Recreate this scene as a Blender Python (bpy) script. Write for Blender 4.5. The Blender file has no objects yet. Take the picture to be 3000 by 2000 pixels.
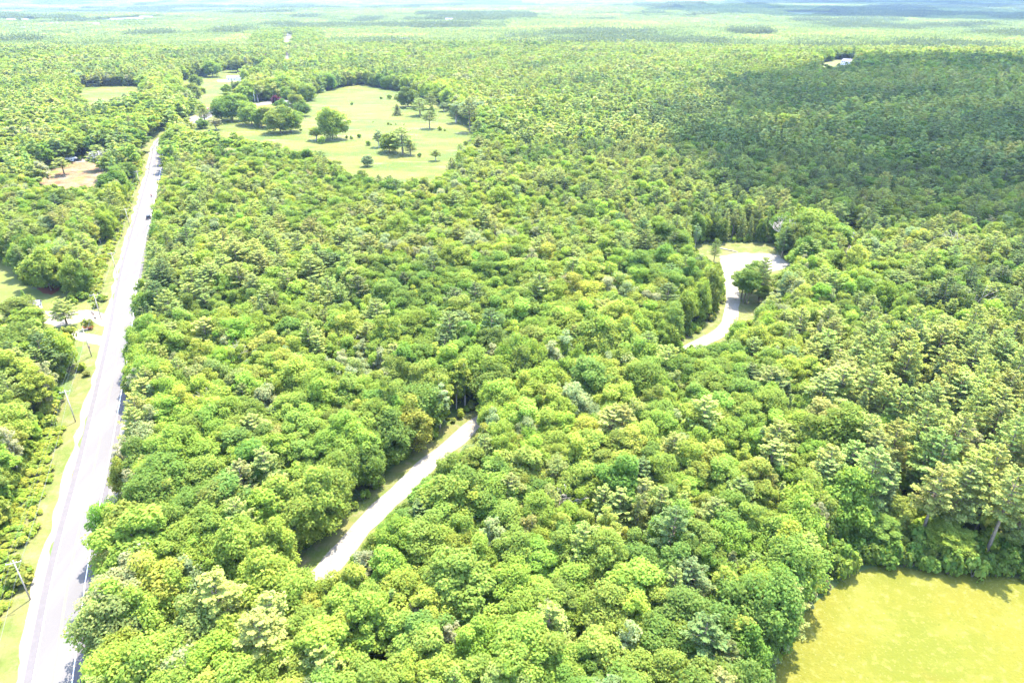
import bpy, math, random
import numpy as np
from mathutils import Vector, Matrix
from mathutils.geometry import delaunay_2d_cdt

# ------------------------------------------------------------------ camera, sky, sun, exposure
S = bpy.context.scene
col = S.collection
H = 103.0
PITCH = math.radians(27.2)
cam_d = bpy.data.cameras.new('camera')
cam_d.sensor_width = 36.0
cam_d.lens = 24.0
cam_d.clip_start = 1.0
cam_d.clip_end = 60000.0
cam = bpy.data.objects.new('camera', cam_d)
col.objects.link(cam)
cam.location = (0, 0, H)
cam.rotation_euler = (math.pi / 2 - PITCH, 0, 0)
S.camera = cam

SUN_AZ = math.radians(27.0)      # clockwise from +Y
SUN_EL = math.radians(66.0)
SUN_DIR = np.array([math.sin(SUN_AZ) * math.cos(SUN_EL), math.cos(SUN_AZ) * math.cos(SUN_EL), math.sin(SUN_EL)])
W = bpy.data.worlds.new('World')
S.world = W
W.use_nodes = True
nt = W.node_tree
sky = nt.nodes.new('ShaderNodeTexSky')
sky.sky_type = 'NISHITA'
sky.sun_disc = False
sky.sun_elevation = SUN_EL
sky.sun_rotation = SUN_AZ
bg = nt.nodes['Background']
bg.inputs['Strength'].default_value = 0.15
nt.links.new(sky.outputs[0], bg.inputs['Color'])
sl = bpy.data.lights.new('sun', 'SUN')
sl.energy = 2.05
sl.angle = math.radians(0.5)
sl.color = (1.0, 0.93, 0.80)
so = bpy.data.objects.new('sun', sl)
col.objects.link(so)
so.location = tuple(SUN_DIR * 300)
so.rotation_euler = Vector(SUN_DIR).to_track_quat('Z', 'Y').to_euler()

S.view_settings.view_transform = 'Standard'
S.view_settings.look = 'None'
S.view_settings.gamma = 1.0
S.view_settings.exposure = 3.55
S.render.engine = 'CYCLES'
cy = S.cycles
cy.max_bounces = 9
cy.diffuse_bounces = 6
cy.glossy_bounces = 1
cy.transmission_bounces = 6
cy.transparent_max_bounces = 12
cy.volume_bounces = 0
cy.caustics_reflective = False
cy.caustics_refractive = False
cy.use_denoising = True
cy.denoiser = 'OPENIMAGEDENOISE'
cy.denoising_input_passes = 'RGB_ALBEDO_NORMAL'
cy.denoising_prefilter = 'ACCURATE'
cy.sample_clamp_indirect = 6.0

rng = np.random.default_rng(11)
random.seed(5)

# ------------------------------------------------------------------ terrain
def smooth(a, b, v):
    t = np.clip((np.asarray(v, float) - a) / (b - a), 0, 1)
    return t * t * (3 - 2 * t)

def height(x, y):
    x = np.asarray(x, float); y = np.asarray(y, float)
    r = np.hypot(x, y)
    w = smooth(520, 1500, r)
    h = w * (5.0 * np.sin(x / 310 + 1.3) * np.cos(y / 420 + .5) + 3.0 * np.sin((x + y) / 190 + .4))
    w2 = smooth(1600, 4500, r)
    h = h + w2 * (13 * np.sin(x / 900 + .7) * np.sin(y / 620 + 2.0) + 9 * np.sin((y - .4 * x) / 480) + 6)
    h = h + 17 * smooth(520, 800, r) * np.exp(-(((x - 640) / 330) ** 2 + ((y - 900) / 230) ** 2))
    w3 = smooth(5200, 9500, r)
    h = h + w3 * (22 * (1 + np.sin(x / 2100 + 1.0)) * (0.6 + 0.4 * np.sin(y / 1500)))
    return h

F = Vector((0, math.cos(PITCH), -math.sin(PITCH)))
U = Vector((0, math.sin(PITCH), math.cos(PITCH)))

def at(px, py, h=0.0):
    """ground position (x, y) seen at a point of the 3000 x 2000 photograph"""
    d = F + Vector((1, 0, 0)) * ((px - 1500) / 2000) + U * ((1000 - py) / 2000)
    t = 40.0; pt = t
    while t < 30000:
        p = d * t
        if H + p.z < float(height(p.x, p.y)) + h:
            break
        pt = t; t *= 1.02
    a, b = pt, t
    for _ in range(24):
        m = (a + b) / 2; p = d * m
        if H + p.z < float(height(p.x, p.y)) + h: b = m
        else: a = m
    p = d * b
    return (p.x, p.y)

def G(pts, ox=0, oy=0, s=1.0, h=0.0):
    out = []
    for q in pts:
        hh = q[2] if len(q) > 2 else h
        out.append(at(ox + q[0] / s, oy + q[1] / s, hh))
    return out

def to_px(x, y, z):
    x = np.asarray(x, float); y = np.asarray(y, float); z = np.asarray(z, float) - H
    dz = y * math.cos(PITCH) - z * math.sin(PITCH)
    up = y * math.sin(PITCH) + z * math.cos(PITCH)
    return 1500 + 2000 * x / dz, 1000 - 2000 * up / dz, dz

def inside(x, y, poly):
    x = np.asarray(x, float); y = np.asarray(y, float)
    r = np.zeros(x.shape, bool)
    n = len(poly)
    for i in range(n):
        x1, y1 = poly[i]; x2, y2 = poly[(i + 1) % n]
        c = ((y1 > y) != (y2 > y))
        with np.errstate(divide='ignore', invalid='ignore'):
            r ^= c & (x < (x2 - x1) * (y - y1) / (y2 - y1 + 1e-12) + x1)
    return r

def line_dist(x, y, line):
    """distance to a polyline and the side (positive = to the right of its direction)"""
    x = np.asarray(x, float); y = np.asarray(y, float)
    best = np.full(x.shape, 1e9); side = np.zeros(x.shape)
    for (x1, y1), (x2, y2) in zip(line[:-1], line[1:]):
        dx, dy = x2 - x1, y2 - y1
        L = dx * dx + dy * dy
        t = np.clip(((x - x1) * dx + (y - y1) * dy) / L, 0, 1)
        ex, ey = x - (x1 + t * dx), y - (y1 + t * dy)
        d = np.hypot(ex, ey)
        s = np.sign(dy * ex - dx * ey)
        m = d < best
        best = np.where(m, d, best); side = np.where(m, s, side)
    return best, side

def vnoise(x, y, scale, seed=0):
    x = np.asarray(x, float) / scale + 100.3 + seed * 17.1; y = np.asarray(y, float) / scale + 200.7 + seed * 9.7
    xi = np.floor(x); yi = np.floor(y)
    fx = x - xi; fy = y - yi
    fx = fx * fx * (3 - 2 * fx); fy = fy * fy * (3 - 2 * fy)
    def hsh(a, b):
        v = np.sin(a * 127.1 + b * 311.7 + seed * 74.7) * 43758.5453
        return v - np.floor(v)
    return (hsh(xi, yi) * (1 - fx) + hsh(xi + 1, yi) * fx) * (1 - fy) + (hsh(xi, yi + 1) * (1 - fx) + hsh(xi + 1, yi + 1) * fx) * fy

def spline(pts, step):
    """Catmull-Rom resampling of a polyline"""
    P = [Vector((p[0], p[1])) for p in pts]
    P = [P[0] * 2 - P[1]] + P + [P[-1] * 2 - P[-2]]
    out = []
    for i in range(1, len(P) - 2):
        n = max(1, int((P[i + 1] - P[i]).length / step))
        for k in range(n):
            t = k / n
            out.append(.5 * ((2 * P[i]) + (-P[i - 1] + P[i + 1]) * t + (2 * P[i - 1] - 5 * P[i] + 4 * P[i + 1] - P[i + 2]) * t * t + (-P[i - 1] + 3 * P[i] - 3 * P[i + 1] + P[i + 2]) * t ** 3))
    out.append(P[-2])
    return [(p.x, p.y) for p in out]

# ------------------------------------------------------------------ materials
def mat(name, rough=.9):
    m = bpy.data.materials.new(name); m.use_nodes = True
    b = m.node_tree.nodes['Principled BSDF']
    b.inputs['Roughness'].default_value = rough
    b.inputs['Specular IOR Level'].default_value = .1
    return m, m.node_tree.nodes, m.node_tree.links, b

def flat(name, c, rough=.8, metal=0.0, var=.12, scale=1.2, spec=.3):
    m, n, l, b = mat(name, rough)
    tc = n.new('ShaderNodeTexCoord'); nz = n.new('ShaderNodeTexNoise')
    nz.inputs['Scale'].default_value = scale; nz.inputs['Detail'].default_value = 4
    l.new(tc.outputs['Object'], nz.inputs['Vector'])
    mr = n.new('ShaderNodeMapRange'); mr.inputs['From Min'].default_value = .3; mr.inputs['From Max'].default_value = .7
    mr.inputs['To Min'].default_value = 1 - var; mr.inputs['To Max'].default_value = 1 + var
    l.new(nz.outputs['Fac'], mr.inputs['Value'])
    mx = n.new('ShaderNodeMix'); mx.data_type = 'RGBA'; mx.blend_type = 'MULTIPLY'; mx.inputs['Factor'].default_value = 1
    mx.inputs['A'].default_value = (*c, 1)
    l.new(mr.outputs['Result'], mx.inputs['B'])
    l.new(mx.outputs['Result'], b.inputs['Base Color'])
    b.inputs['Metallic'].default_value = metal
    b.inputs['Specular IOR Level'].default_value = spec
    return m

def patchy(name, layers, rough=.95, bump=None):
    """layers: [(colour), (colour, scale, lo, hi, detail, stretch), ...] each laid over the last by a noise mask"""
    m, n, l, b = mat(name, rough)
    tc = n.new('ShaderNodeTexCoord')
    last = None
    for i, L in enumerate(layers):
        if i == 0:
            rgb = n.new('ShaderNodeRGB'); rgb.outputs[0].default_value = (*L[0], 1); last = rgb.outputs[0]; continue
        c, sc, lo, hi, det = L[:5]
        mp = n.new('ShaderNodeMapping'); mp.inputs['Location'].default_value = (i * 31.7, i * 12.3, 0)
        if len(L) > 5:
            mp.inputs['Rotation'].default_value = (0, 0, L[5][2]); mp.inputs['Scale'].default_value = (L[5][0], L[5][1], 1)
        l.new(tc.outputs['Object'], mp.inputs['Vector'])
        nz = n.new('ShaderNodeTexNoise'); nz.inputs['Scale'].default_value = sc; nz.inputs['Detail'].default_value = det
        nz.inputs['Roughness'].default_value = .65
        l.new(mp.outputs[0], nz.inputs['Vector'])
        mr = n.new('ShaderNodeMapRange'); mr.inputs['From Min'].default_value = lo; mr.inputs['From Max'].default_value = hi
        l.new(nz.outputs['Fac'], mr.inputs['Value'])
        mx = n.new('ShaderNodeMix'); mx.data_type = 'RGBA'
        l.new(mr.outputs['Result'], mx.inputs['Factor']); l.new(last, mx.inputs['A']); mx.inputs['B'].default_value = (*c, 1)
        last = mx.outputs['Result']
    l.new(last, b.inputs['Base Color'])
    if bump:
        nz = n.new('ShaderNodeTexNoise'); nz.inputs['Scale'].default_value = bump[0]; nz.inputs['Detail'].default_value = 5
        l.new(tc.outputs['Object'], nz.inputs['Vector'])
        bp = n.new('ShaderNodeBump'); bp.inputs['Strength'].default_value = 1; bp.inputs['Distance'].default_value = bump[1]
        l.new(nz.outputs['Fac'], bp.inputs['Height']); l.new(bp.outputs[0], b.inputs['Normal'])
    return m

def leaf_mat(name, trans=.55, warm=(1.4, 1.3, .6)):
    """foliage: per-tree colour 'tint', per-leaf variation 'var'; thin leaves let light through"""
    m, n, l, b = mat(name, .8)
    at_ = n.new('ShaderNodeAttribute'); at_.attribute_type = 'INSTANCER'; at_.attribute_name = 'tint'
    av = n.new('ShaderNodeAttribute'); av.attribute_type = 'GEOMETRY'; av.attribute_name = 'var'
    mx = n.new('ShaderNodeVectorMath'); mx.operation = 'MULTIPLY'
    l.new(at_.outputs['Vector'], mx.inputs[0]); l.new(av.outputs['Vector'], mx.inputs[1])
    l.new(mx.outputs[0], b.inputs['Base Color'])
    b.inputs['Specular IOR Level'].default_value = .04
    tr = n.new('ShaderNodeBsdfTranslucent')
    m2 = n.new('ShaderNodeVectorMath'); m2.operation = 'MULTIPLY'; m2.inputs[1].default_value = warm
    l.new(mx.outputs[0], m2.inputs[0]); l.new(m2.outputs[0], tr.inputs['Color'])
    ms = n.new('ShaderNodeMixShader'); ms.inputs[0].default_value = trans
    l.new(b.outputs[0], ms.inputs[1]); l.new(tr.outputs[0], ms.inputs[2])
    l.new(ms.outputs[0], n['Material Output'].inputs['Surface'])
    return m

M = {}
M['leaf'] = leaf_mat('broadleaf_foliage')
M['needle'] = leaf_mat('needle_foliage', .36, (1.3, 1.25, .6))
M['bark'] = flat('bark', (.17, .13, .09), .95, var=.35, scale=3)
M['pale_bark'] = flat('pale_bark', (.34, .29, .23), .95, var=.3, scale=3)
M['floor'] = patchy('forest_floor', [((.075, .095, .03),), ((.11, .085, .045), .09, .5, .65, 5), ((.06, .10, .022), .2, .45, .62, 6)], bump=(.6, .4))
M['field'] = patchy('hay_field', [((0.096, 0.090, 0.012),), ((0.078, 0.083, 0.010), .035, .42, .60, 4), ((0.105, 0.104, 0.019), .11, .5, .66, 7), ((0.142, 0.137, 0.036), .7, .54, .70, 8), ((0.164, 0.156, 0.065), 1.9, .60, .72, 6), ((0.090, 0.076, 0.012), .05, .57, .70, 5), ((0.061, 0.069, 0.008), 1.3, .58, .72, 6)], bump=(2.2, .2))
M['meadow'] = patchy('meadow_grass', [((0.066, 0.084, 0.014),), ((0.102, 0.099, 0.023), .02, .44, .58, 5, (.6, 1.6, .1)), ((0.053, 0.077, 0.014), .026, .50, .60, 6, (.7, 1.4, .2)), ((0.126, 0.113, 0.057), .05, .57, .66, 7, (.5, 1.8, .1)), ((0.098, 0.113, 0.019), .3, .5, .7, 6), ((0.048, 0.074, 0.024), .012, .62, .68, 4), ((0.066, 0.065, 0.017), .15, .6, .7, 6)], bump=(1.0, .4))
M['lawn'] = patchy('mown_lawn', [((0.081, 0.101, 0.023),), ((0.106, 0.114, 0.032), .07, .42, .62, 5), ((0.123, 0.110, 0.048), .12, .58, .72, 6)], bump=(2, .1))
M['verge'] = patchy('dry_verge', [((0.104, 0.100, 0.034),), ((0.070, 0.089, 0.019), .16, .42, .60, 6), ((0.128, 0.111, 0.060), .3, .52, .68, 6)], bump=(1.5, .15))
M['asphalt'] = patchy('worn_asphalt', [((0.094, 0.088, 0.085),), ((0.106, 0.100, 0.095), .12, .42, .62, 5, (1.5, .12, .39)), ((0.101, 0.094, 0.093), 1.5, .55, .75, 6)], .9)
M['shoulder'] = patchy('dark_asphalt', [((0.085, 0.078, 0.078),), ((0.095, 0.086, 0.086), .6, .45, .65, 6)], .9)
M['gravel'] = patchy('pale_gravel', [((0.174, 0.155, 0.126),), ((0.140, 0.123, 0.093), .35, .45, .65, 7), ((0.212, 0.191, 0.157), 1.4, .5, .7, 7), ((0.102, 0.098, 0.051), .22, .62, .72, 6)], bump=(5, .03))
M['dirt'] = patchy('bare_dirt', [((0.132, 0.086, 0.044),), ((0.088, 0.046, 0.021), .08, .50, .60, 6), ((0.158, 0.123, 0.079), .1, .52, .66, 6), ((0.079, 0.097, 0.025), .09, .54, .64, 6)], bump=(1, .3))
M['mulch'] = patchy('red_mulch', [((0.136, 0.044, 0.024),), ((0.096, 0.032, 0.016), 1.2, .45, .65, 6)], bump=(3, .1))
M['white_line'] = flat('line_white', (.72, .71, .68), .8, var=.08)
M['yellow_line'] = flat('line_yellow', (.22, .18, .07), .8, var=.1)
M['white_wall'] = flat('siding_white', (.72, .70, .68), .7, var=.03)
M['cream_wall'] = flat('siding_cream', (.55, .50, .42), .7, var=.05)
M['red_wall'] = flat('siding_red', (.42, .17, .13), .8, var=.08)
M['tan_wall'] = flat('siding_tan', (.38, .28, .2), .8, var=.08)
M['grey_roof'] = flat('shingle_grey', (.12, .115, .12), .9, var=.12, scale=.7)
M['pale_roof'] = flat('shingle_pale', (.155, .145, .155), .9, var=.12, scale=.7)
M['dark_roof'] = flat('shingle_dark', (.06, .056, .06), .9, var=.15, scale=.7)
M['glass'] = flat('window_glass', (.012, .014, .016), .25, spec=.12)
M['trim'] = flat('trim_white', (.7, .7, .68), .6, var=.03)
M['brown'] = flat('stained_wood', (.17, .09, .06), .8)
M['pole'] = flat('pole_wood', (.36, .31, .26), .9, var=.25, scale=.8)
M['wire'] = flat('wire_metal', (.12, .13, .12), .5, .3)
M['black_paint'] = flat('paint_black', (.010, .010, .011), .4, var=.02, spec=.12)
M['white_paint'] = flat('paint_white', (.7, .7, .7), .35, var=.02, spec=.5)
M['silver_paint'] = flat('paint_silver', (.35, .36, .38), .35, .3, var=.02, spec=.5)
M['red_paint'] = flat('paint_red', (.45, .03, .03), .35, var=.02, spec=.5)
M['rubber'] = flat('rubber', (.02, .02, .02), .85)
M['lamp_glass'] = flat('lamp_glass', (.6, .6, .58), .2, spec=.5)
M['denim'] = flat('cloth_dark', (.03, .03, .05), .9)
M['skin'] = flat('skin', (.45, .27, .2), .6)
M['haze'] = None

# ------------------------------------------------------------------ object helpers
def tag(o, label=None, cat=None, group=None, kind=None):
    if label: o['label'] = label
    if cat: o['category'] = cat
    if group: o['group'] = group
    if kind: o['kind'] = kind
    return o

def empty(name, loc, rz=0.0, **k):
    o = bpy.data.objects.new(name, None)
    col.objects.link(o); o.location = loc; o.rotation_euler = (0, 0, rz)
    o.empty_display_size = .5
    return tag(o, **k)

class MB:
    """collects polygons, boxes and tubes into one mesh"""
    def __init__(s): s.v = []; s.f = []; s.m = []; s.smooth = []
    def poly(s, pts, mi=0, sm=False):
        b = len(s.v); s.v += [tuple(p) for p in pts]; s.f.append(tuple(range(b, b + len(pts)))); s.m.append(mi); s.smooth.append(sm)
    def box(s, x0, x1, y0, y1, z0, z1, mi=0):
        b = len(s.v)
        s.v += [(x0, y0, z0), (x1, y0, z0), (x1, y1, z0), (x0, y1, z0), (x0, y0, z1), (x1, y0, z1), (x1, y1, z1), (x0, y1, z1)]
        for f in ((0, 3, 2, 1), (4, 5, 6, 7), (0, 1, 5, 4), (1, 2, 6, 5), (2, 3, 7, 6), (3, 0, 4, 7)):
            s.f.append(tuple(b + i for i in f)); s.m.append(mi); s.smooth.append(False)
    def prism(s, prof, y0, y1, mi=0):
        """profile in x,z extruded along y"""
        n = len(prof); b = len(s.v)
        s.v += [(p[0], y0, p[1]) for p in prof] + [(p[0], y1, p[1]) for p in prof]
        s.f.append(tuple(b + i for i in range(n))); s.f.append(tuple(b + n + i for i in reversed(range(n))))
        s.m += [mi, mi]; s.smooth += [False, False]
        for i in range(n):
            j = (i + 1) % n
            s.f.append((b + j, b + i, b + n + i, b + n + j)); s.m.append(mi); s.smooth.append(False)
    def tube(s, p0, p1, r0, r1, n=6, mi=0, cap=True):
        p0 = Vector(p0); p1 = Vector(p1); d = (p1 - p0)
        if d.length < 1e-6: return
        d.normalize(); a = d.orthogonal().normalized(); c = d.cross(a)
        b = len(s.v)
        for p, r in ((p0, r0), (p1, r1)):
            for k in range(n):
                t = 2 * math.pi * k / n
                s.v.append(tuple(p + (a * math.cos(t) + c * math.sin(t)) * r))
        for k in range(n):
            j = (k + 1) % n
            s.f.append((b + k, b + j, b + n + j, b + n + k)); s.m.append(mi); s.smooth.append(True)
        if cap:
            s.f.append(tuple(b + n + k for k in range(n))); s.m.append(mi); s.smooth.append(False)
            s.f.append(tuple(b + k for k in reversed(range(n)))); s.m.append(mi); s.smooth.append(False)
    def mesh(s, name, mats):
        me = bpy.data.meshes.new(name)
        me.from_pydata(s.v, [], s.f)
        for m in mats: me.materials.append(m)
        me.polygons.foreach_set('material_index', s.m)
        me.polygons.foreach_set('use_smooth', s.smooth)
        me.update()
        return me
    def build(s, name, m, parent=None, **k):
        ms = m if isinstance(m, (list, tuple)) else [m]
        o = bpy.data.objects.new(name, s.mesh(name, ms))
        col.objects.link(o)
        if parent is not None: o.parent = parent
        return tag(o, **k)

def copy_tree(o, parent=None):
    c = o.copy(); col.objects.link(c)
    if parent is not None: c.parent = parent
    for ch in list(o.children): copy_tree(ch, c)
    return c

def far_lift(x, y):
    return np.where(np.hypot(x, y) > 500, .45, .0)

def sheet(name, poly, m, z, cell=None, wobble=0.0, kind='structure', **k):
    """a polygon laid on the terrain"""
    P = [Vector((p[0], p[1])) for p in poly]
    if wobble:
        Q = []
        for i in range(len(P)):
            a, b = P[i], P[(i + 1) % len(P)]
            n = max(1, int((b - a).length / (wobble * 2.2)))
            for q in range(n):
                p = a.lerp(b, q / n)
                w = (vnoise(p.x, p.y, wobble * 3, 5) - .5) * 2 * wobble
                w2 = (vnoise(p.x, p.y, wobble * 3, 6) - .5) * 2 * wobble
                Q.append(p + Vector((float(w), float(w2))))
        P = Q
    n = len(P); edges = [(i, (i + 1) % n) for i in range(n)]
    pts = list(P)
    rmax = max(p.length for p in P)
    if cell is None: cell = 12 if rmax > 500 else 0
    if cell:
        xs = np.arange(min(p.x for p in P), max(p.x for p in P), cell); ys = np.arange(min(p.y for p in P), max(p.y for p in P), cell)
        gx, gy = np.meshgrid(xs, ys); gx = gx.ravel() + .01; gy = gy.ravel() + .01
        ins = inside(gx, gy, [(p.x, p.y) for p in P])
        pts += [Vector((a, b)) for a, b in zip(gx[ins], gy[ins])]
    r = delaunay_2d_cdt(pts, edges, [list(range(n))], 1 if not cell else 1, 1e-4)
    vs = np.array([(v.x, v.y) for v in r[0]])
    zz = height(vs[:, 0], vs[:, 1]) + z + far_lift(vs[:, 0], vs[:, 1])
    me = bpy.data.meshes.new(name)
    fs = [f if (r[0][f[1]] - r[0][f[0]]).cross(r[0][f[2]] - r[0][f[0]]) > 0 else f[::-1] for f in r[2]]
    me.from_pydata([(float(a), float(b), float(c)) for (a, b), c in zip(vs, zz)], [], fs)
    me.materials.append(m)
    o = bpy.data.objects.new(name, me); col.objects.link(o)
    return tag(o, kind=kind, **k)

def ribbon(name, line, w0, w1, m, z, wob=0.0, dash=None, kind='structure', **k):
    """strip along a polyline from offset w0 to w1 (positive = right of its direction)"""
    L = [Vector(p) for p in line]
    v = []; f = []
    for i, p in enumerate(L):
        d = (L[min(i + 1, len(L) - 1)] - L[max(i - 1, 0)]).normalized()
        nrm = Vector((d.y, -d.x))
        a0 = w0 + (float(vnoise(p.x, p.y, 5, 2)) - .5) * wob; a1 = w1 + (float(vnoise(p.x, p.y, 4, 3)) - .5) * wob
        for a in (a0, a1):
            q = p + nrm * a
            v.append((q.x, q.y, float(height(q.x, q.y)) + z + float(far_lift(q.x, q.y))))
        if i:
            b = 2 * i
            f.append((b - 2, b - 1, b + 1, b))
    me = bpy.data.meshes.new(name); me.from_pydata(v, [], f); me.materials.append(m)
    o = bpy.data.objects.new(name, me); col.objects.link(o)
    return tag(o, kind=kind, **k)

# ------------------------------------------------------------------ the ground
def make_ground():
    rs = [0] + list(np.geomspace(20, 22000, 150)); na = 300
    v = [(0, 0, 0)]; f = []
    for r in rs[1:]:
        a = np.arange(na) * 2 * math.pi / na
        x = r * np.sin(a); y = r * np.cos(a); z = height(x, y)
        v += list(zip(x.tolist(), y.tolist(), z.tolist()))
    for k in range(na):
        f.append((0, 1 + (k + 1) % na, 1 + k))
    for i in range(len(rs) - 2):
        for k in range(na):
            j = (k + 1) % na; b = 1 + i * na
            f.append((b + k, b + j, b + na + j, b + na + k))
    me = bpy.data.meshes.new('ground'); me.from_pydata(v, [], f); me.materials.append(M['floor'])
    me.polygons.foreach_set('use_smooth', [True] * len(f))
    o = bpy.data.objects.new('ground', me); col.objects.link(o)
    tag(o, kind='structure', label='forest floor of brown leaf litter and low greenery')
make_ground()

# the paved road and its markings
ROAD = G([(153, 2000), (213, 1638), (287, 1319), (351, 1000), (386, 783), (434, 591), (458, 490), (470, 430)])
d0 = Vector(ROAD[0]) - Vector(ROAD[1]); d0.normalize()
ROAD = [tuple(Vector(ROAD[0]) + d0 * 70)] + ROAD + G([(498, 395), (560, 366), (612, 340), (648, 312), (690, 283), (722, 262), (812, 218), (842, 192), (845, 150), (845, 100)])
ROAD = spline(ROAD, 8)
ribbon('road', ROAD, -3.15, 3.15, M['asphalt'], .05, label='worn pale two-lane asphalt road through the woods')
ribbon('road_shoulder', ROAD, 3.15, 4.4, M['shoulder'], .046, label='darker asphalt shoulder on the woods side of the road')
ribbon('road_shoulder', ROAD, -4.4, -3.15, M['shoulder'], .046, label='darker asphalt shoulder on the power line side of the road')
NEAR_ROAD = [p for p in ROAD if math.hypot(*p) < 720]
ribbon('road_marking', NEAR_ROAD, 2.95, 3.1, M['white_line'], .056, label='white edge line beside the denser woods')
ribbon('road_marking', NEAR_ROAD, -3.1, -2.95, M['white_line'], .056, label='white edge line on the power line side')
ribbon('road_marking', NEAR_ROAD, -.16, -.05, M['yellow_line'], .056, label='faded double yellow centre line, one stripe')
ribbon('road_marking', NEAR_ROAD, .05, .16, M['yellow_line'], .056, label='faded double yellow centre line, other stripe')
NR2 = spline(NEAR_ROAD, 2.0)
ribbon('road_verge', [p for p in ROAD if math.hypot(*p) > 1150], -8, 8, M['verge'], .02, label='pale verges of the distant straight road')
ribbon('road_verge', NR2, -11.0, -4.3, M['verge'], .02, wob=3, label='dry grass verge between the road and the roadside brush')
ribbon('road_verge', NR2, 4.3, 8.5, M['verge'], .02, wob=2, label='narrow grass verge under the trees along the road')
ribbon('gravel_strip', NR2, -5.9, -4.35, M['gravel'], .032, wob=1.6, label='white gravel strip along the road edge')
ribbon('gravel_strip', [p for p in NR2 if math.hypot(*p) < 200], 4.35, 6.2, M['gravel'], .032, wob=1.8, label='white gravel strip at the foot of the woods')

# clearings (polygons in the photograph's pixels, thrown onto the ground)
FIELD = G([(2190, 2400), (2262, 2000), (2275, 1945), (2300, 1895), (2330, 1860), (2370, 1800), (2405, 1762), (2440, 1725), (2475, 1690), (2500, 1664), (2530, 1655), (2600, 1660), (2700, 1672), (2800, 1686), (2900, 1696), (3000, 1706), (3200, 1725), (3500, 2400)])
LAWN = G([(-120, 748), (0, 752), (40, 790), (75, 830), (110, 852), (180, 838), (205, 850), (212, 880), (250, 870), (262, 900), (318, 882), (322, 940), (308, 1010), (222, 1015), (212, 990), (150, 975), (110, 960), (60, 940), (20, 960), (-150, 990)])
MEADOW = G([(545, 385, 10), (620, 402, 14), (760, 412, 14), (850, 436, 14), (960, 455, 14), (1010, 490, 14), (1110, 522, 14), (1250, 528, 14), (1310, 500, 14), (1350, 452, 11), (1402, 425, 8), (1405, 395), (1372, 372), (1340, 350), (1330, 325), (1300, 312), (1262, 298), (1215, 278), (1130, 262), (1060, 249), (1010, 256), (960, 268), (918, 280), (905, 295), (870, 300), (780, 296), (735, 302), (700, 322), (672, 342), (640, 350), (612, 370), (585, 392)])
PASTURE = G([(715, 262, 8), (665, 300, 8), (612, 335, 6), (560, 358, 12), (530, 338, 14), (535, 312, 18), (575, 290, 14), (560, 270, 18), (532, 258, 20), (500, 249, 20), (527, 240), (560, 232), (600, 226), (640, 212), (660, 205), (720, 208), (790, 205), (770, 222), (720, 240)])
STRIP = G([(220, 259), (300, 255), (415, 254), (425, 259, 15), (375, 266, 22), (300, 274, 24), (262, 286, 22), (238, 285, 20), (218, 270, 14)])
DIRT = G([(95, 512), (150, 497), (230, 470), (290, 462), (300, 452), (345, 458), (330, 500), (300, 528, 4), (240, 538, 4), (180, 538, 4), (110, 528, 4)])
CLEAR = G([(340, 355), (640, 350), (900, 345), (1170, 352), (1200, 440), (1310, 440), (1320, 560), (1240, 660), (1170, 770), (1110, 860), (1030, 900), (1010, 960), (990, 1080), (920, 1120), (820, 1130), (740, 1250), (540, 1340), (300, 1350), (290, 1300), (450, 1160), (560, 1080), (650, 1010), (690, 900), (690, 730), (640, 560), (540, 520), (420, 430)], 1900, 600, 3.136)
YARD = G([(2385, 200, 12), (2440, 199, 12), (2500, 197, 12), (2520, 180), (2450, 176), (2400, 190)])
TRACKSIDE = G([(2470, 700), (2500, 705), (2485, 780), (2468, 835), (2440, 890), (2370, 900), (2380, 870), (2440, 850), (2460, 790)])
sheet('hay_field', FIELD, M['field'], .012, 9, 1.6, label='yellow green hay field with pale seed heads')
sheet('lawn', LAWN, M['lawn'], .012, 0, 1.2, label='pale mown lawn beside the road')
sheet('meadow', MEADOW, M['meadow'], .012, 12, 3, label='big sunny meadow dotted with trees')
sheet('pasture', PASTURE, M['meadow'], .012, 12, 2, label='bright pasture in front of the white ranch house')
sheet('pasture', STRIP, M['meadow'], .012, 12, 2, label='narrow bright field among the woods')
sheet('dirt_clearing', DIRT, M['dirt'], .012, 12, 2, label='brown dirt clearing in front of the grey roofed house')
sheet('glade', CLEAR, M['verge'], .012, 0, 1.5, label='grassy glade around the gravel turning area')
sheet('yard', YARD, M['verge'], .3, 10, 2, label='pale yard of the white house on the wooded hill')
sheet('trackside', TRACKSIDE, M['verge'], .012, 0, 1.2, label='grass beside the second gravel track')

BEND = G([(548, 352), (600, 318), (650, 300), (700, 275), (722, 268), (705, 300, 8), (660, 345, 10), (614, 385, 13), (556, 395, 13)])
sheet('roadside_grass', BEND, M['verge'], .008, 12, 2, label='grass round the village bend and its pale forecourt')
LANE = G([(455, 2010), (560, 1925), (690, 1835), (853, 1747), (947, 1674), (996, 1621), (1060, 1544), (1109, 1495), (1168, 1442), (1221, 1389), (1274, 1340), (1326, 1298), (1361, 1267), (1400, 1235), (1480, 1200), (1620, 1160), (1780, 1120), (1900, 1085), (1985, 1040), (2050, 1005), (2105, 978), (2138, 935), (2146, 890), (2144, 845), (2138, 800), (2128, 762)])
LANE = spline(LANE, 2.5)
ribbon('lane_verge', LANE, -6.6, 4.8, M['verge'], .018, wob=2, label='dry grassy edges of the gravel lane')
ribbon('gravel_lane', LANE, -2.4, 2.4, M['gravel'], .04, wob=.9, label='pale gravel lane winding through the woods')
PAD = G([(655, 470), (820, 442), (1080, 447), (1200, 462), (1300, 548), (1240, 592), (1110, 612), (985, 640), (830, 640), (745, 700), (680, 640), (690, 540)], 1900, 600, 3.136)
sheet('gravel_pad', PAD, M['gravel'], .03, 0, .8, label='pale gravel turning area in the glade')
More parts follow.
